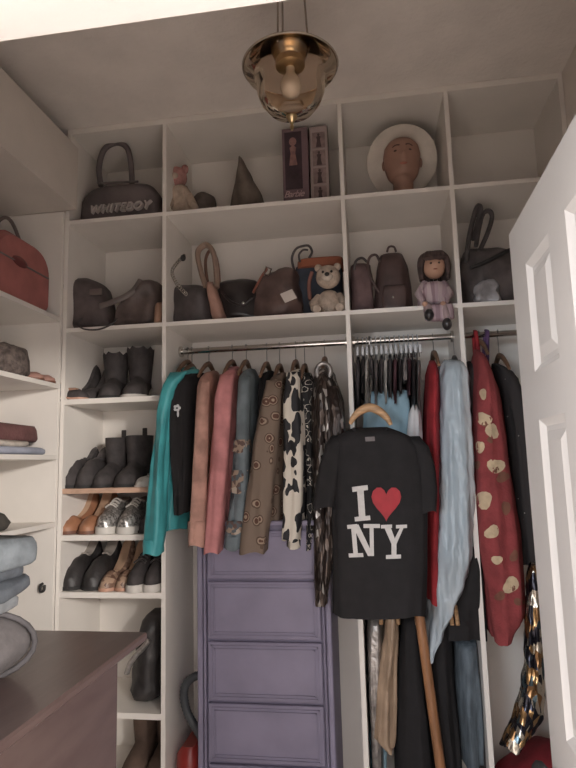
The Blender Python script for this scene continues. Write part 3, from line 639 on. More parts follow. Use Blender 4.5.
o = lump([(190, 198, 205), (194, 192, 212), (211, 190, 214)], .17, .16, S1+.001, seed=7, ripple=.1, crumple=.006, csc=20).build('cloth_pouch', mat('grey_brown_pouch', (104, 92, 86), .85, .2, 12, .3, 50), angle=70)
tag(o, 'small grey brown pouch lying left of the pointed hat', 'pouch')
HATM = mat('dark_olive_felt', (112, 100, 90), .95, .15, 14, .3, 60)
t = thing('pointed_hat', 'dark olive pointed witch hat standing on the top shelf', 'hat', at(247, 205, .16))
lump([(159, 238, 243), (170, 234, 250), (185, 229, 260), (200, 225, 267)], .17, .19, S1+.012, seed=9, ripple=.03, top=0, bottom=0, power=2).build('cone', HATM, t)
p = at(246, 204, .17); MB().lathe([(.10, S1+.001), (.125, S1+.004), (.125, S1+.012), (.08, S1+.02)], (p.x, .17, 0), 28).build('brim', mat('hat_brown_band', (110, 76, 62), .9, .15), t)
MB().tube([Vector((p.x+.083*math.cos(a), .17+.083*math.sin(a), S1+.028)) for a in [2*PI*i/20 for i in range(20)]], .01, 8, closed=True).build('hat_band', mat('hat_brown_band', (110, 76, 62)), t)
# boxed dolls
def pbox(name, label, x0, x1, y0, m, Y, d):
    a, b_, c = at(x0, 180, Y), at(x1, 180, Y), at((x0+x1)/2, y0, Y)
    t = thing(name, label, 'box', ((a.x+b_.x)/2, Y+d/2, S1+.001))
    MB().box(a.x, b_.x, Y, Y+d, S1+.001, c.z, bev=.002).build('carton', m, t, angle=30); return t, a.x, b_.x, c.z
MAUVE = mat('mauve_card', (122, 96, 102), .5, .12, 9); PALE = mat('pale_card', (168, 150, 146), .5, .1, 9)
t, x0, x1, zt_ = pbox('doll_box', 'mauve boxed fashion doll with script lettering at its foot', 283, 309, 128, MAUVE, .10, .08)
WINM = mat('window_dark_film', (66, 50, 58), .25, .2, 16)
MB().box(x0+.012, x1-.03, .097, .0995, S1+.10, zt_-.02).build('display_window', WINM, t, smooth=False)
f = MB(); cx = (x0+x1)/2-.01
f.ball((cx, .096, zt_-.07), (.018, .004, .022), 10, 6); f.lathe([(.02, zt_-.19), (.012, zt_-.13), (.016, zt_-.10), (.006, zt_-.092)], (cx, .0955, 0), 10)
f.v = [Vector((v.x, .0965+(v.y-.0955)*.12, v.z)) for v in f.v]
f.build('printed_figure', mat('figure_pink', (150, 108, 104), .5, .2, 30), t)
text_mesh('Barbie', .044, Vector(((x0+x1)/2-.012, .0985, S1+.062)), mat('pink_white_lettering', (206, 176, 176), .5), 'printed_lettering', t, shear=.4, spacing=.85)
t, x0, x1, zt_ = pbox('picture_box', 'narrow pale box with small dark figure pictures at divider', 311, 329, 126, PALE, .11, .09)
for k in range(4):
    z0 = S1+.03+k*(zt_-S1-.05)/4; z1 = z0+(zt_-S1-.05)/4-.012; cx = (x0+x1)/2
    w = MB().box(x0+.012, x1-.012, .1075, .1098, z0, z1).build('picture', mat('picture_card', (142, 120, 118), .4, .15, 30), t, smooth=False)
    f = MB().lathe([(.013, z0+.003), (.007, z0+(z1-z0)*.5), (.011, z0+(z1-z0)*.7), (.004, z0+(z1-z0)*.75)], (cx, 0, 0), 10)
    f.ball((cx, 0, z0+(z1-z0)*.84), (.006, .006, .007), 8, 6); f.v = [Vector((v.x, .1068+v.y*.05, v.z)) for v in f.v]
    f.build('printed_silhouette', mat('silhouette_brown', (80, 62, 62), .5, .15), w)
# mannequin head and hat
SKIN = mat('mannequin_skin', (172, 130, 112), .6, .08, 8)
mc = at(402, 163, .16); mh = thing('mannequin_head', 'mannequin head wearing a white hat on the top shelf', 'mannequin head', (mc.x, .16, S1+.001))
zc = mc.z; hb_ = S1+.001; R = []
prof = [(.062, hb_), (.058, hb_+.012), (.048, hb_+.02), (.046, zc-.090), (.056, zc-.084), (.070, zc-.066), (.080, zc-.034), (.085, zc), (.086, zc+.03), (.080, zc+.065), (.06, zc+.092), (.025, zc+.106)]
for r, z in prof:
    ring = []
    for j in range(28):
        a = 2*PI*j/28; x, y = r*math.cos(a), r*1.12*math.sin(a); fr = max(0, -math.sin(a))
        u = (z-zc)/.1
        if z > zc-.09:
            y -= .020*math.exp(-((x/.012)**2))*math.exp(-((u+.12)/.28)**2)*(fr > .5)      # nose
            y += .010*(math.exp(-(((abs(x)-.03)/.016)**2))*math.exp(-((u-.18)/.16)**2))*(fr > .5)   # eye sockets
            y -= .007*math.exp(-((x/.02)**2))*math.exp(-((u+.50)/.1)**2)*(fr > .5)          # lips
            y -= .008*math.exp(-((x/.025)**2))*math.exp(-((u+.78)/.14)**2)*(fr > .5)        # chin
        ring.append(Vector((mc.x+x, .16+y, z)))
    R.append(ring)
# finer rings through the face
RR = []
for i in range(len(R)-1):
    for k_ in range(3): RR.append([R[i][j].lerp(R[i+1][j], k_/3) for j in range(28)])
RR.append(R[-1]); MB().loft(RR).build('head', SKIN, mh, angle=80)
for sx in (-1, 1):
    MB().ball((mc.x+sx*.029, .16-.082, zc+.018), (.012, .006, .006), 10, 6).build('eye', mat('painted_eye', (92, 66, 54), .4), mh)
    MB().tube(arc((mc.x+sx*.045, .16-.076, zc+.038), (mc.x+sx*.014, .16-.092, zc+.040), .006), .0028, 6).build('eyebrow', mat('painted_brow', (84, 58, 48), .7), mh)
    MB().ball((mc.x+sx*.086, .165, zc-.005), (.008, .014, .024), 10, 7).build('ear', SKIN, mh)
MB().ball((mc.x, .16-.094, zc-.050), (.018, .007, .006), 10, 6).build('lips', mat('painted_lips', (176, 104, 84), .5), mh)
MB().lathe([(.066, hb_), (.066, hb_+.01), (.045, hb_+.022), (.042, hb_+.03)], (mc.x, .16, 0), 24).build('stand_collar', mat('dark_collar', (70, 58, 54), .6), mh)
HATW = mat('white_felt_hat', (214, 204, 192), .9, .05, 12, .2, 70)
ht = thing('brimmed_hat', 'wide brimmed off white hat tilted back on the mannequin head', 'hat', (mc.x, .2, zc+.02))
mb = MB(); pr = [(.092, 0), (.125, -.004), (.152, -.006), (.166, 0), (.166, .006), (.152, 0), (.125, .003), (.092, .007)]
n = 40; rings = [[Vector((r*math.cos(2*PI*j/n), r*math.sin(2*PI*j/n), z+.012*math.sin(4*PI*j/n)*(r-.08)/.08)) for j in range(n)] for r, z in pr]
mb.loft(rings, closed=True).rot((math.radians(-66), 0, math.radians(4)), (0, 0, 0)).move((mc.x+.002, .185, zc+.02)); mb.build('brim', HATW, ht, angle=60)
mb = MB().lathe([(.094, .004), (.09, .05), (.078, .085), (.06, .10), (.02, .095)], (0, 0, 0), 32).rot((math.radians(-66), 0, math.radians(4)), (0, 0, 0)).move((mc.x+.002, .185, zc+.02)); mb.build('crown', HATW, ht, angle=60)
mb = MB().lathe([(.0955, .006), (.0955, .03), (.092, .03)], (0, 0, 0), 32, cap=False).rot((math.radians(-66), 0, math.radians(4)), (0, 0, 0)).move((mc.x+.002, .185, zc+.02)); mb.build('hat_band', mat('hat_ribbon', (188, 176, 164), .7), ht)
# --- second row, left bay: dark bags
def strap(pts, r, name, m, parent, n=8, flat=None): return MB().tube(spl(pts, 5), r, n, flat=flat).build(name, m, parent)
t = thing('shoulder_bag', 'dark shoulder bag with looped strap at left of second shelf', 'bag', at(85, 322, .15))
lump([(275, 66, 78), (282, 62, 98), (298, 62, 104), (325, 62, 112)], .17, .22, S2+.001, seed=11, ripple=.07, crumple=.012, power=3).build('bag_body', mat('plum_black_leather', (98, 87, 86), .55, .2, 10, .2, 40), t, angle=70)
strap([at(82, 318, .03), at(78, 324, -.012), at(84, 329, -.02), at(98, 329.5, -.02), at(110, 325, -.012), at(117, 319, .03)], .004, 'strap', DARKGREY, t)
MB().box(at(90, 290, .05).x, at(102, 290, .05).x, .045, .052, at(96, 295, .05).z, at(96, 289, .05).z).build('flap_tab', mat('grey_flap', (112, 102, 98), .5), t)
t = thing('handbag', 'slouchy dark brown handbag at right of the second shelf', 'bag', at(135, 322, .15))
lump([(277, 146, 152), (283, 138, 158), (295, 122, 160), (308, 112, 160), (323, 108, 158)], .17, .22, S2+.001, seed=13, ripple=.08, crumple=.012).build('bag_body', mat('dark_brown_leather', (100, 86, 82), .5, .2, 12, .2, 40), t, angle=70)
strap([at(100, 306, .04), at(112, 302, .03), at(124, 297, .04), at(134, 290, .06), at(141, 280, .08)], .008, 'strap', mat('grey_flap', (112, 102, 98)), t, flat=1.8)
o = lump([(301, 156, 160), (307, 154, 161), (322, 153, 161)], .05, .07, S2+.001, seed=14).build('pouch', mat('tan_leather', (164, 124, 100), .6, .1))
tag(o, 'small tan pouch in the corner beside the divider', 'pouch')
# --- second row, wide bay
t = thing('shoulder_bag', 'black bag with silver chain strap at the left of the wide shelf', 'bag', at(190, 320, .15))
lump([(282, 172, 192), (287, 170, 212), (320, 169, 216)], .18, .2, S2+.001, seed=15, crumple=.008).build('bag_body', mat('black_plum_leather', (84, 76, 76), .5, .2, 12, .2, 40), t, angle=70)
cp = spl([at(186, 294, .07), at(177, 284, .06), at(172, 272, .06), at(177, 263, .06), at(184, 256, .07)], 6)
for i, p in enumerate(cp):
    MB().tube([p+Vector((.007*math.cos(a), .004*math.sin(a)*(i % 2), .009*math.sin(a))) for a in [2*PI*j/8 for j in range(8)]], .0025, 5, closed=True).build('chain_link', CHROME, t)
MB().ball(at(183, 258, .065), (.014, .01, .016), 10, 6).build('clasp', RUBBER, t)
BEIGEL = mat('beige_leather', (160, 134, 118), .55, .12, 12, .15, 40)
t = thing('hobo_bag', 'beige leather bag with tall upright handles on the wide shelf', 'bag', at(212, 318, .15))
lump([(280, 205, 211), (290, 206, 216), (305, 209, 222), (319, 212, 227)], .10, .1, S2+.001, seed=16, ripple=.04).build('bag_body', mat('pink_tan_leather', (176, 134, 118), .5, .1), t, angle=70)
strap([at(206, 288, .10), at(200, 268, .11), at(198, 252, .13), at(206, 245, .14), at(213, 252, .13), at(216, 270, .11), at(217, 288, .10)], .013, 'handle', BEIGEL, t, flat=1.4)
strap([at(209, 290, .13), at(206, 272, .14), at(206, 258, .15), at(211, 250, .16), at(216, 258, .15), at(219, 275, .14), at(219, 292, .13)], .008, 'handle', mat('brown_trim', (116, 84, 70), .5), t)
t = thing('handbag', 'glossy black patent handbag between beige and brown bags', 'bag', at(238, 318, .15))
lump([(276, 222, 244), (281, 216, 256), (300, 216, 262), (319, 220, 262)], .17, .18, S2+.001, seed=17, crumple=.01).build('bag_body', BLACKP, t, angle=70)
strap([at(222, 292, .06), at(230, 301, .055), at(242, 305, .055), at(252, 298, .06)], .006, 'strap', BLACKP, t)
MB().ball(at(243, 303, .045), (.008, .004, .007), 8, 6).build('clasp', CHROME, t)
BRL = mat('chestnut_leather', (104, 82, 77), .5, .2, 12, .2, 40)
t = thing('handbag', 'chestnut brown handbag with buckled strap and white tag', 'bag', at(275, 316, .15))
lump([(266, 268, 288), (271, 260, 296), (285, 254, 299), (317, 250, 300)], .17, .2, S2+.001, seed=18, crumple=.02, power=3).build('bag_body', BRL, t, angle=70)
st = strap([at(253, 293, .05), at(257, 285, .05), at(262, 276, .05), at(267, 269, .06)], .013, 'buckle_strap', mat('tan_red_leather', (150, 92, 74), .45, .1), t, flat=.35)
q = at(267, 271, .045); rr_ = [q+Vector(v) for v in ((-.016, 0, -.012), (.008, 0, -.022), (.020, 0, .008), (-.004, 0, .02))]
MB().tube(rr_, .004, 6, closed=True).build('buckle', CHROME, t)
MB().add([at(280, 294, .03), at(292, 289, .03), at(297, 298, .03), at(285, 303, .03), at(280, 294, .033), at(292, 289, .033), at(297, 298, .033), at(285, 303, .033)], [(0, 1, 2, 3), (7, 6, 5, 4), (0, 4, 5, 1), (1, 5, 6, 2), (2, 6, 7, 3), (3, 7, 4, 0)]).build('price_tag', mat('paper_tag', (206, 194, 186), .8, .03), t, smooth=False)
t = thing('tote_bag', 'blue tote bag with orange leather top behind the teddy bear', 'bag', at(315, 314, .2))
lump([(262, 296, 338), (268, 294, 342), (290, 294, 342), (316, 297, 342)], .25, .14, S2+.001, seed=19, power=4, ripple=.03, top=.06).build('bag_body', mat('slate_blue_canvas', (62, 70, 84), .8, .12, 14, .2, 70), t, angle=70)
lump([(256, 300, 342), (259, 297, 343), (268, 296, 343)], .24, .155, None, seed=20, power=4, ripple=.02, top=.3).build('leather_top', mat('orange_leather', (172, 96, 66), .5, .12), t, angle=70)
strap([at(294, 270, .15), at(292, 258, .15), at(296, 249, .15), at(303, 246, .15), at(309, 246, .16), at(312, 252, .17), at(309, 258, .17)], .006, 'handle', DARKGREY, t)
strap([at(300, 262, .16), at(299, 255, .16), at(303, 250, .16), at(308, 250, .16)], .005, 'handle', DARKGREY, t)
strap([at(312, 272, .16), at(309, 284, .155), at(310, 300, .155)], .009, 'side_trim', mat('pink_trim', (166, 112, 100), .6), t)
BEAR = mat('bear_plush', (196, 176, 158), .95, .1, 40, .5, 120)
t = thing('teddy_bear', 'cream teddy bear sitting against the blue tote bag', 'teddy bear', at(328, 314, .10))
hc = at(328, 277, .08); bc = at(329, 299, .10)
MB().ball((bc.x, .11, S2+.058), (.060, .054, .072), 18, 12).build('bear_body', BEAR, t)
MB().ball(hc, (.056, .05, .054), 18, 12).build('bear_head', BEAR, t)
for sx in (-1, 1):
    MB().ball(hc+Vector((sx*.043, .0, .045)), (.018, .012, .018), 10, 7).build('ear', BEAR, t)
    MB().tube([(bc.x+sx*.045, .10, S2+.095), (bc.x+sx*.068, .075, S2+.06), (bc.x+sx*.062, .05, S2+.03)], [.020, .022, .018], 12).build('arm', BEAR, t)
    MB().tube([(bc.x+sx*.03, .10, S2+.021), (bc.x+sx*.045, .05, S2+.021), (bc.x+sx*.05, .02, S2+.022)], [.020, .02, .019], 12).build('leg', BEAR, t)
    MB().ball(hc+Vector((sx*.019, -.046, .010)), .006, 8, 6).build('eye', RUBBER, t)
MB().ball(hc+Vector((0, -.048, -.014)), (.026, .018, .02), 12, 8).build('muzzle', mat('muzzle_plush', (212, 196, 180), .95), t)
MB().ball(hc+Vector((0, -.066, -.008)), (.011, .007, .009), 8, 6).build('nose', RUBBER, t)
# --- second row, third bay
MAUVEB = mat('mauve_suede', (112, 88, 88), .85, .15, 12, .3, 50)
t = thing('handbag', 'small mauve handbag tucked beside the divider', 'bag', at(360, 305, .15))
lump([(260, 354, 367), (263, 350, 371), (280, 350, 373), (309, 351, 375)], .16, .16, S2+.001, seed=22, ripple=.05, power=3, crumple=.006).build('bag_body', MAUVEB, t, angle=70)
strap([at(354, 270, .08), at(356, 261, .08), at(362, 258, .08), at(367, 262, .08)], .006, 'handle', DARKGREY, t)
t = thing('backpack', 'dark brown leather backpack left of the seated doll', 'bag', at(392, 305, .15))
lump([(249, 384, 398), (253, 379, 404), (266, 376, 409), (285, 374, 412), (307, 373, 414)], .18, .18, S2+.001, seed=23, ripple=.04, power=2.8).build('bag_body', mat('espresso_leather', (88, 68, 65), .45, .15, 12, .15, 40), t, angle=70)
strap([at(379, 292, .09), at(372, 280, .08), at(368, 266, .08), at(370, 257, .08), at(376, 255, .09), at(380, 262, .10)], .006, 'shoulder_strap', mat('espresso_leather', (88, 68, 65)), t)
lump([(284, 384, 405), (290, 382, 407), (305, 382, 407)], .085, .04, S2+.008, seed=24, power=4, ripple=.02, top=.2).build('front_pocket', mat('espresso_leather', (88, 68, 65)), t, angle=70)
MB().ball(at(393, 297, .06), (.006, .004, .006), 8, 6).build('clasp', CHROME, t)
strap([at(387, 252, .17), at(389, 247, .17), at(394, 247, .17), at(396, 252, .17)], .005, 'grab_handle', mat('espresso_leather', (88, 68, 65)), t)
HAIR = mat('doll_hair', (80, 63, 59), .7, .25, 30, .5, 60); DRESS = vor_mat('lilac_striped_dress', [(0, (176, 150, 156)), (.4, (148, 120, 128)), (.6, (190, 168, 170))], 60, .85, stretch=(1.6, .3, .12), randcol=True)
DSK = mat('doll_skin', (196, 150, 124), .6, .05)
t = thing('doll', 'brown haired doll in a striped lilac dress sitting with legs dangling', 'doll', at(434, 306, .06))
dc = at(434, 267, .05)
lump([(279, 428, 440), (284, 422, 446), (295, 418, 450), (306, 419, 452), (312, 421, 453)], .055, .15, S2+.001, seed=25, ripple=.09, waves=8, top=.3).build('dress', DRESS, t, angle=80)
lump([(303, 424, 453), (309, 424, 454), (320, 426, 455)], -.035, .05, None, seed=26, ripple=.1, waves=8, top=.3).build('skirt_hem', DRESS, t, angle=80)
fr = []
for i in range(13):
    th = PI*max(.03, min(.97, i/12)); ring = []
    for j in range(20):
        a = 2*PI*j/20; x, y, z = .048*math.cos(a)*math.sin(th), .046*math.sin(a)*math.sin(th), -.054*math.cos(th)
        if y < -.02: y -= .008*math.exp(-(x/.008)**2-((z+.006)/.012)**2)
        ring.append(dc+Vector((x, y, z)))
    fr.append(ring)
MB().loft(fr).build('doll_head', DSK, t, angle=80)
hr = MB()
for i in range(14):
    a = PI*(-.12+1.24*i/13); 
    hr.tube(spl([dc+Vector((0, .012, .064)), dc+Vector((.046*math.cos(a), .034*math.sin(a)+.006, .045)), dc+Vector((.060*math.cos(a), .054*math.sin(a)+.004, .0)), dc+Vector((.058*math.cos(a), .05*math.sin(a)+.006, -.055))], 4), [.012+.004*math.sin(k_*.4) for k_ in range(13)], 8)
for i in range(6):
    x = -.036+.0145*i; hr.tube(spl([dc+Vector((x*.4, .0, .062)), dc+Vector((x*.9, -.034, .048)), dc+Vector((x, -.049, .022))], 4), [.012]*9, 8)
hr.build('hair', HAIR, t, angle=80)
for sx in (-1, 1):
    MB().ball(dc+Vector((sx*.017, -.043, .004)), (.006, .004, .005), 8, 6).build('eye', mat('painted_eye', (92, 66, 54)), t)
    MB().tube([at(434+sx*9, 284, .04), at(434+sx*15, 294, .0), at(434+sx*10, 303, -.04)], [.019, .018, .014], 10).build('arm', DRESS, t)
    MB().ball(at(434+sx*9, 304, -.05), (.012, .012, .012), 10, 7).build('hand', DSK, t)
MB().ball(dc+Vector((0, -.046, -.024)), (.009, .004, .003), 8, 5).build('mouth', mat('painted_lips', (176, 104, 84)), t)
for x, y in ((429, 315), (447, 324)):
    MB().tube([at(434+(x-438)*.7, 307, .02), at(434+(x-436)*.9, 307, -.045), at(x+1, y-4, -.055)], [.018, .018, .014], 10).build('leg', mat('doll_stocking', (176, 150, 150), .8), t)
    MB().ball(at(x, y, -.065), (.020, .026, .026), 12, 8).build('shoe', BLACKP, t)
# --- second row, right bay
t = thing('tote_bag', 'large dark bag with tall looped handles on the right bay shelf', 'bag', at(487, 298, .15))
lump([(244, 470, 496), (250, 464, 512), (270, 462, 520), (301, 463, 522)], .18, .22, S2+.001, seed=27, ripple=.08, crumple=.014).build('bag_body', mat('grey_black_nylon', (98, 89, 88), .5, .25, 9, .25, 30), t, angle=70)
strap([at(466, 262, .08), at(469, 238, .09), at(474, 216, .10), at(478, 206, .11), at(480, 214, .12), at(474, 240, .12)], .011, 'handle', DARKGREY, t, flat=1.4)
strap([at(476, 246, .08), at(479, 228, .09), at(483, 214, .10), at(489, 211, .10), at(492, 217, .10), at(488, 232, .09), at(480, 250, .08)], .010, 'handle', DARKGREY, t, flat=1.4)
strap([at(470, 268, .05), at(486, 262, .045), at(505, 252, .05), at(518, 247, .07)], .009, 'strap', RUBBER, t)
o = lump([(278, 482, 494), (284, 476, 500), (300, 473, 501)], .035, .05, S2+.001, seed=28, ripple=.16, crumple=.010, csc=30).build('plastic_bag', mat('crumpled_plastic', (150, 146, 148), .3, .15, 20, .3, 30), angle=60)
tag(o, 'crumpled whitish plastic bag in front of the dark tote', 'plastic bag')
# ------------------------------------------------------------------ shoes
HW = [(0, .026), (.1, .033), (.3, .032), (.5, .036), (.7, .043), (.84, .040), (.94, .028), (1, .010)]
def curve(tab, s):
    for (a, x), (b_, y) in zip(tab, tab[1:]):
        if s <= b_: t_ = (s-a)/(b_-a); t_ = t_*t_*(3-2*t_); return x+(y-x)*t_
    return tab[-1][1]
KIND = {  # top profile above the foot bed, opening end, heel height, sole thickness
    'pump': ([(0, .060), (.12, .058), (.35, .034), (.55, .036), (.7, .044), (.88, .034), (1, .014)], .58, .085, .004),
    'wedge': ([(0, .055), (.12, .052), (.35, .030), (.55, .034), (.72, .046), (.9, .032), (1, .014)], .60, .075, .010),
    'loafer': ([(0, .066), (.12, .064), (.35, .050), (.5, .062), (.65, .062), (.85, .044), (1, .02)], .46, .03, .008),
    'sneaker': ([(0, .072), (.12, .070), (.3, .066), (.45, .078), (.65, .064), (.85, .044), (1, .024)], .42, .012, .022),
    'boot': ([(0, .080), (.2, .080), (.4, .080), (.55, .070), (.7, .056), (.88, .040), (1, .02)], .0, .045, .010),
    'flat': ([(0, .042), (.12, .040), (.35, .026), (.6, .030), (.85, .026), (1, .012)], .62, .012, .006)}
def shoe(kind, label, x, y, z, m, sole=None, lining=None, L=.24, yaw=0.0, shaft=.0, group=None, laces=None, tab=None, wide=1.0, pitch=0.0, roll=0.0, fringe=False, name=None, K=1.2, KZ=1.4):
    top, op, H, ts = KIND[kind]; sole = sole or RUBBER; lining = lining or DARKGREY
    t = thing(name or {'pump': 'pump', 'wedge': 'wedge_shoe', 'loafer': 'loafer', 'sneaker': 'sneaker', 'boot': 'ankle_boot', 'flat': 'flat_shoe'}[kind], label, 'boot' if kind == 'boot' else 'shoe', (x, y, z), group)
    bed = lambda s: ts+H*(1-(3*(min(1, s/.64))**2-2*(min(1, s/.64))**3))
    def fin(mb, nm, mm, par=None):
        mb.v = [Vector((v.x*K, v.y*min(K, 1.2), v.z*KZ)) for v in mb.v]; mb.rot((pitch, roll, yaw), (0, 0, 0))
        mb.move((x, y, z)); return mb.build(nm, mm, par or t, angle=60)
    N = 20; n = 18; R = []; RS = []; RO = []
    for i in range(N+1):
        s = i/N; hw = curve(HW, s)*wide; yy = (.5-s)*L; b0 = bed(s); h = curve(top, s)
        R.append([Vector((hw*math.cos(a)*(1-.18*max(0, math.sin(a))), yy, b0+(h*abs(math.sin(a))**.75 if math.sin(a) > 0 else -.001))) for a in [2*PI*j/n for j in range(n)]])
        w2 = hw*1.05+.002
        RS.append([Vector((w2, yy*1.015, b0)), Vector((w2, yy*1.015, b0-ts)), Vector((-w2, yy*1.015, b0-ts)), Vector((-w2, yy*1.015, b0))])
        if op and .05 <= s <= op+.001:
            w3 = hw*.66*math.sin(PI*min(.97, max(.12, (s-.03)/(op)*.9+.08)))**.5
            RO.append([Vector((w3*math.cos(a), yy, b0+h*.93+.004*abs(math.cos(a))+.006*math.sin(a))) for a in [2*PI*j/8 for j in range(8)]])
    up = fin(MB().loft(R), 'upper', m)
    fin(MB().loft(RS), 'sole', sole)
    if RO: fin(MB().loft(RO), 'lining', lining)
    if kind in ('pump',): fin(MB().lathe([(.007, 0), (.009, .03), (.020, bed(.05)-.004)], (0, .42*L, 0), 12), 'heel', sole)
    if kind in ('loafer', 'boot') : fin(MB().box(-.030*wide, .030*wide, .26*L, .50*L, 0, bed(.1)-ts*.2, bev=.004), 'heel', sole)
    if kind == 'wedge':
        RW = [[Vector((curve(HW, s)*wide*q, (.5-s)*L, zz)) for q, zz in ((1, max(.004, bed(s)-ts)), (.92, 0), (-.92, 0), (-1, max(.004, bed(s)-ts)))] for s in [i*.09 for i in range(8)]]
        fin(MB().loft(RW), 'heel', sole)
    if kind == 'boot':
        zb_ = bed(.2)+.02; RR_ = []
        for i in range(9):
            u = i/8; zz = zb_+u*(shaft-zb_); rx = (.036+.012*u)*wide; ry = .062+.004*math.sin(PI*u)-.012*(1-u)*.0
            if fringe and i == 8: zz += 0
            RR_.append([Vector((rx*math.cos(a), .22*L+ry*math.sin(a), zz+(.006*math.sin(9*a) if fringe and i == 8 else 0))) for a in [2*PI*j/22 for j in range(22)]])
        RR_.append([Vector((p.x*.86, .22*L+(p.y-.22*L)*.86, p.z-.006)) for p in RR_[-1]]); RR_.append([Vector((p.x*.8, p.y, p.z-.06)) for p in RR_[-1]])
        fin(MB().loft(RR_), 'shaft', m)
    if tab: fin(MB().box(-.010, .010, .22*L+.050, .22*L+.056, shaft-.03, shaft+.030, bev=.002), 'pull_tab', tab)
    if laces:
        for k_ in range(4):
            s = .47+.07*k_; zz = bed(s)+curve(top, s)*1.0; hw = curve(HW, s)*.55
            fin(MB().tube(arc((-hw, (.5-s)*L, zz-.006), (hw, (.5-s-.02)*L, zz-.006), .010), .003, 6), 'lace', laces, up)
    return t
def sx(px, py, Y=.06): return at(px, py, Y).x
BSU = mat('black_suede', (66, 60, 60), .8, .2, 18, .2, 70); TAN = mat('tan_leather_shoe', (166, 112, 80), .5, .12, 14); INS = mat('insole_tan', (196, 158, 128), .7, .06)  # black suede lifted towards grey, lens haze put into the colour
SILV = vor_mat('silver_glitter', [(0, (150, 146, 142)), (.5, (196, 192, 188)), (.8, (120, 116, 114))], 120, .35, metal=.5, randcol=True); WSOLE = mat('white_sole', (206, 200, 192), .6, .04)
SNAKE = vor_mat('snakeskin', [(0, (150, 116, 96)), (.4, (108, 76, 62)), (.7, (178, 146, 122))], 60, .45, randcol=True, interp='LINEAR')
GREYI = mat('grey_insole', (160, 150, 142), .7, .05)
P1 = 'shoes in the left tower'
# third shelf from above
zz = S3+.001
shoe('pump', 'black pump standing at left of the topmost shoe shelf', sx(70, 390), .17, zz, BSU, group=P1, lining=DARKGREY)
shoe('pump', 'black pump tucked beside the topmost ankle boots', sx(86, 390), .19, zz, BSU, group=P1, wide=.9)
shoe('flat', 'tan soled flat shoe in front on the topmost shoe shelf', sx(74, 392, .04)-.005, .05, zz, BSU, sole=mat('pinkish_sole', (196, 148, 124), .6), lining=mat('pinkish_sole', (196, 148, 124)), L=.12, yaw=PI/2*.95, group=P1, wide=.8)
shoe('boot', 'black ankle boot with ragged cuff, left of its pair', sx(104, 390), .16, zz, BSU, shaft=.17, group=P1, fringe=True, wide=1.12, yaw=.25)
shoe('boot', 'black ankle boot with ragged cuff, right of its pair', sx(129, 390), .16, zz, BSU, sole=WSOLE, shaft=.185, group=P1, fringe=True, wide=1.15, yaw=.2)
# wooden edged shelf
zz = S4+.001
shoe('loafer', 'tall black slip on shoe, left of the pair on pale wood shelf', sx(69, 485), .17, zz, BSU, group=P1, wide=1.0, KZ=1.85)
shoe('loafer', 'tall black slip on shoe, right of the pair on pale wood shelf', sx(84, 485), .17, zz, BSU, group=P1, wide=1.0, KZ=1.85)
shoe('boot', 'black ankle boot with pull tab, left of the pair', sx(101, 485), .17, zz, BSU, shaft=.165, tab=BSU, group=P1, wide=1.0)
shoe('boot', 'black ankle boot with pull tab, right of the pair', sx(124, 485), .17, zz, BSU, shaft=.17, tab=BSU, group=P1, wide=1.15)
shoe('flat', 'cream flat shoe at the right end of the pale wood shelf', sx(144, 484), .16, zz, WSOLE, sole=WSOLE, lining=GREYI, group=P1, wide=.9)
zz = S5+.001
shoe('wedge', 'tan open wedge shoe, left of its pair', sx(68, 532), .16, zz, TAN, sole=mat('brown_wedge_sole', (120, 76, 58), .6), lining=INS, group=P1)
shoe('wedge', 'tan open wedge shoe, right of its pair', sx(88, 532), .16, zz, TAN, sole=mat('brown_wedge_sole', (120, 76, 58)), lining=INS, group=P1)
shoe('sneaker', 'silver glitter sneaker, left of its pair', sx(107, 532), .15, zz, SILV, sole=WSOLE, lining=GREYI, laces=WSOLE, group=P1)
shoe('sneaker', 'silver glitter sneaker, right of its pair', sx(128, 532), .15, zz, SILV, sole=WSOLE, lining=GREYI, laces=WSOLE, group=P1)
shoe('loafer', 'plain black loafer at the right beside silver sneakers', sx(147, 532), .17, zz, BSU, group=P1, wide=.95)
zz = S6+.001
shoe('loafer', 'black leather loafer, left of its pair above the dresser', sx(70, 588), .17, zz, BLACKL, lining=GREYI, group=P1, wide=1.1, KZ=1.85)
shoe('loafer', 'black leather loafer, right of its pair above the dresser', sx(92, 588), .17, zz, BLACKL, lining=GREYI, group=P1, wide=1.1, KZ=1.85)
shoe('wedge', 'brown snakeskin shoe, left of its pair', sx(109, 590), .15, zz, SNAKE, sole=mat('pinkish_sole', (196, 148, 124)), lining=INS, group=P1, wide=.85)
shoe('wedge', 'brown snakeskin shoe, right of its pair', sx(124, 590), .16, zz, SNAKE, sole=mat('pinkish_sole', (196, 148, 124)), lining=INS, group=P1, wide=.85)
shoe('sneaker', 'black sneaker with pale sole, left of its pair', sx(138, 591), .13, zz, BSU, sole=WSOLE, lining=GREYI, laces=DARKGREY, group=P1, wide=.85)
shoe('sneaker', 'black sneaker with pale sole, right of its pair', sx(154, 591), .14, zz, BSU, sole=WSOLE, lining=GREYI, laces=DARKGREY, group=P1, wide=.85)
t = thing('handbag', 'black bag with silver trim on the shelf beside the dresser', 'bag', at(142, 705, .15))
lump([(613, 146, 160), (625, 138, 161), (650, 134, 161), (690, 128, 161), (708, 126, 160)], .18, .24, S7+.001, seed=30, crumple=.012, ripple=.06).build('bag_body', BLACKL, t, angle=70)
strap([at(127, 673, .04), at(130, 664, .035), at(136, 655, .035), at(143, 648, .04), at(149, 640, .05)], .012, 'silver_trim', SILVER, t, flat=1.5)
BRS = mat('brown_suede', (104, 82, 70), .85, .15, 12, .2, 60)
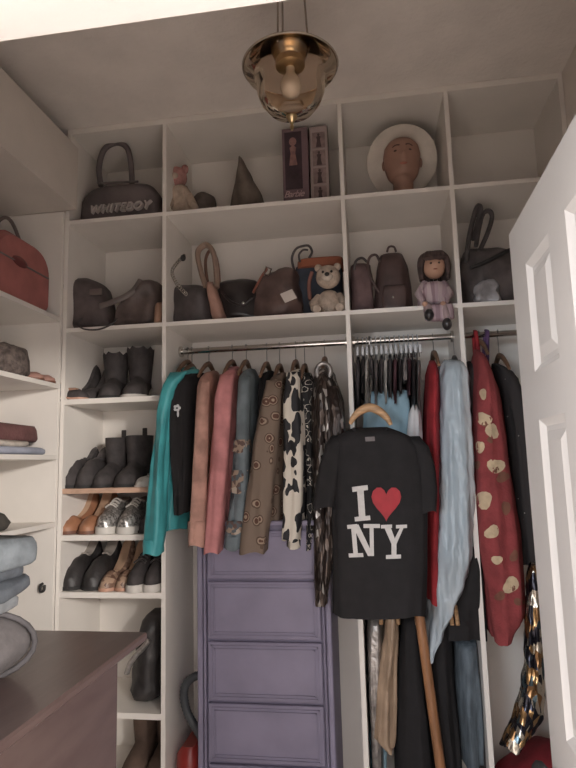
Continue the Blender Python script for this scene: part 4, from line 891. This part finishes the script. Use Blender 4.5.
shoe('boot', 'brown suede ankle boot, left of the pair at the tower bottom', sx(128, 768), .2, .071, BRS, shaft=.19, group=P1, wide=1.1)
shoe('boot', 'brown suede ankle boot, right of the pair at the tower bottom', sx(153, 768), .2, .071, BRS, shaft=.21, group=P1, wide=1.1)
# ------------------------------------------------------------------ left wall shelves
CR = mat('coral_red_leather', (176, 104, 98), .5, .08, 10, .1, 40)
t = thing('train_case', 'coral red rounded handbag with arched handle on the left wall shelf', 'bag', (-1.52, -.28, LS[0]+.001))
def rrect(y0, y1, z0, z1, r, n=6):
    out = []
    for cy, cz, a0, rr in ((y1-r*.35, z0+r*.35, -PI/2, r*.35), (y1-r, z1-r, 0, r), (y0+r, z1-r, PI/2, r), (y0+r*.35, z0+r*.35, PI, r*.35)):
        for k_ in range(n+1): a = a0+PI/2*k_/n; out.append((cy+rr*math.cos(a), cz+rr*math.sin(a)))
    return out
y0, y1, z0, z1 = -.47, -.088, LS[0]+.001, LS[0]+.275
MB().loft([[Vector((x, cy, cz)) for cy, cz in rrect(y0+i, y1-i, z0+(i if i < .01 else i*.5), z1-i, .10)] for x, i in ((-1.60, .012), (-1.588, .003), (-1.575, 0), (-1.455, 0), (-1.442, .003), (-1.43, .012))]).build('bag_body', CR, t, angle=40)
for x in (-1.578, -1.452): MB().tube([Vector((x, cy, cz)) for cy, cz in rrect(y0-.001, y1+.001, z0+.004, z1+.001, .10)], .005, 6, closed=True).build('piping', CR, t)
MB().tube([Vector((-1.428, y0+.02, z0+.16)), Vector((-1.428, y1-.02, z0+.16))], .004, 6).build('zip', mat('zip_grey', (120, 110, 108)), t)
MB().ball((-1.428, -.32, z0+.165), (.006, .055, .022), 12, 6).build('badge', mat('badge_dark_red', (120, 58, 58), .5), t)
MB().tube(arc((-1.515, -.40, z1-.01), (-1.515, -.17, z1-.01), .115, 16), .008, 8).build('handle', mat('grey_handle', (112, 100, 94), .5), t)
FUZZ = mat('grey_brown_fur', (112, 98, 92), .98, .25, 40, .8, 130)
mb = MB().lathe([(.10, 0), (.115, .02), (.11, .07), (.095, .115), (.05, .14), (.01, .145)], (-1.53, -.275, LS[1]+.001), 26); mb.crumple(.012, 30, 2, zmin=LS[1]+.001)
tag(mb.build('fur_hat', FUZZ, angle=80), 'grey brown furry hat on the second left wall shelf', 'hat')
PKS = mat('dusty_pink_shoe', (168, 124, 110), .6, .12)
shoe('flat', 'dusty pink slipper nearer the furry hat on left shelf', -1.50, -.165, LS[1]+.001, PKS, lining=INS, L=.19, yaw=PI/2, wide=.95, name='slipper', K=1.0, KZ=1.1, sole=mat('brown_wedge_sole', (120, 76, 58)))
shoe('flat', 'dusty pink slipper against the cream end panel on left shelf', -1.50, -.075, LS[1]+.001, PKS, lining=INS, L=.19, yaw=PI/2, wide=.95, name='slipper', K=1.0, KZ=1.1, sole=mat('brown_wedge_sole', (120, 76, 58)))
def folded(label, x0, x1, y0, y1, z0, z1, m, seed, cat='clothing', name='folded_garment'):
    mb = MB(); nz_ = 5; R = []
    for i in range(nz_+1):
        u = i/nz_; s = 1-.05*(2*u-1)**4; rr = []
        for j in range(40):
            a = 2*PI*j/40; ca, sa = math.cos(a), math.sin(a)
            rr.append(Vector(((x0+x1)/2+(x1-x0)/2*s*math.copysign(abs(ca)**.35, ca), (y0+y1)/2+(y1-y0)/2*s*math.copysign(abs(sa)**.35, sa), z0+(z1-z0)*u)))
        R.append(rr)
    mb.loft(R).crumple(.008 if seed < 10 else .018, 12 if seed < 10 else 9, seed, zmin=z0)
    return tag(mb.build(name, m, angle=70), label, cat, 'folded clothes on the left shelves')
PB = mat('pale_blue_cotton', (158, 162, 178), .85, .1, 10, .2, 50); MAR = mat('maroon_knit', (118, 76, 74), .9, .12, 20, .4, 110)
folded('pale blue folded cloth under the maroon sweater', -1.76, -1.435, -.46, -.03, LS[2]+.001, LS[2]+.032, PB, 1)
folded('cream printed folded cloth between blue cloth and maroon sweater', -1.75, -1.45, -.44, -.13, LS[2]+.033, LS[2]+.056, mat('cream_cotton', (196, 184, 172), .85, .12, 20), 2)
folded('maroon folded sweater on the third left wall shelf', -1.76, -1.455, -.47, -.055, LS[2]+.057, LS[2]+.125, MAR, 3)
mb = MB().loft([[Vector((-1.56+.13*math.cos(a)*k_, -.37+.16*math.sin(a)*k_, z)) for a in [2*PI*j/24 for j in range(24)]] for k_, z in ((.9, LS[3]+.001), (1, LS[3]+.02), (.85, LS[3]+.06), (.5, LS[3]+.085), (.1, LS[3]+.095))]).crumple(.012, 12, 5, zmin=LS[3]+.001)
tag(mb.build('beret', mat('olive_grey_felt', (84, 78, 72), .95, .15, 20, .3), angle=80), 'dark olive grey cap on the fourth left wall shelf', 'cap')
# ------------------------------------------------------------------ on the dresser
GJ = [mat('washed_grey_denim', (128, 136, 142), .85, .14, 14, .25, 90), mat('pale_grey_denim', (148, 152, 156), .85, .12, 14, .25, 90), mat('slate_denim', (98, 104, 112), .85, .15, 14, .25, 90)]
GREYB = mat('grey_canvas', (124, 118, 118), .85, .12, 14, .25, 70)
PX = at(37, 650, -1.05).x-.120; PYC = -1.20
rb_ = thing('rolled_bag', 'grey canvas bag rolled up on the dark dresser', 'bag', (PX, PYC, .901))
mb = MB(); R = []
for i in range(17):
    u = i/16; y = PYC-.17+.34*u; s = .80+.20*math.sin(PI*u)**.4
    R.append([Vector((PX+.115*s*math.cos(a), y, .978+.076*s*math.sin(a))) for a in [2*PI*j/28 for j in range(28)]])
mb.loft(R).crumple(.006, 10, 4, zmin=.902); mb.build('bag_body', GREYB, rb_, angle=70)
sp = [Vector((PX+.03+(.012+.0115*k_*.42)*math.cos(k_*.55), PYC-.176, .975+(.010+.0080*k_*.42)*math.sin(k_*.55))) for k_ in range(16)]
MB().tube(sp, .006, 6).build('rolled_edge', mat('grey_canvas_dark', (92, 88, 90), .85), rb_)
ring_ = [Vector((PX+.120*math.cos(a), PYC+.08+.06*math.cos(a), max(.908, .978+.080*math.sin(a)))) for a in [2*PI*j/24 for j in range(24)]]
MB().tube(ring_, .007, 8, closed=True).build('strap', mat('grey_canvas_dark', (92, 88, 90)), rb_)
zj = 1.058; XJ = at(35, 580, -1.06).x
for i, (h, m, dx, lb) in enumerate(((.035, 1, -.035, 'pale grey folded jeans at the bottom of the pile on the bag'), (.035, 2, -.012, 'slate folded jeans in the middle of the pile'), (.035, 2, -.03, 'slate folded jeans just below the topmost pair'), (.065, 0, .0, 'washed grey jeans heaped on top of the pile'))):
    folded(lb, XJ-.30+dx, XJ+dx, PYC-.12, PYC+.18, zj, zj+h, GJ[m], 20+i, 'jeans', 'folded_jeans'); zj += h+.001
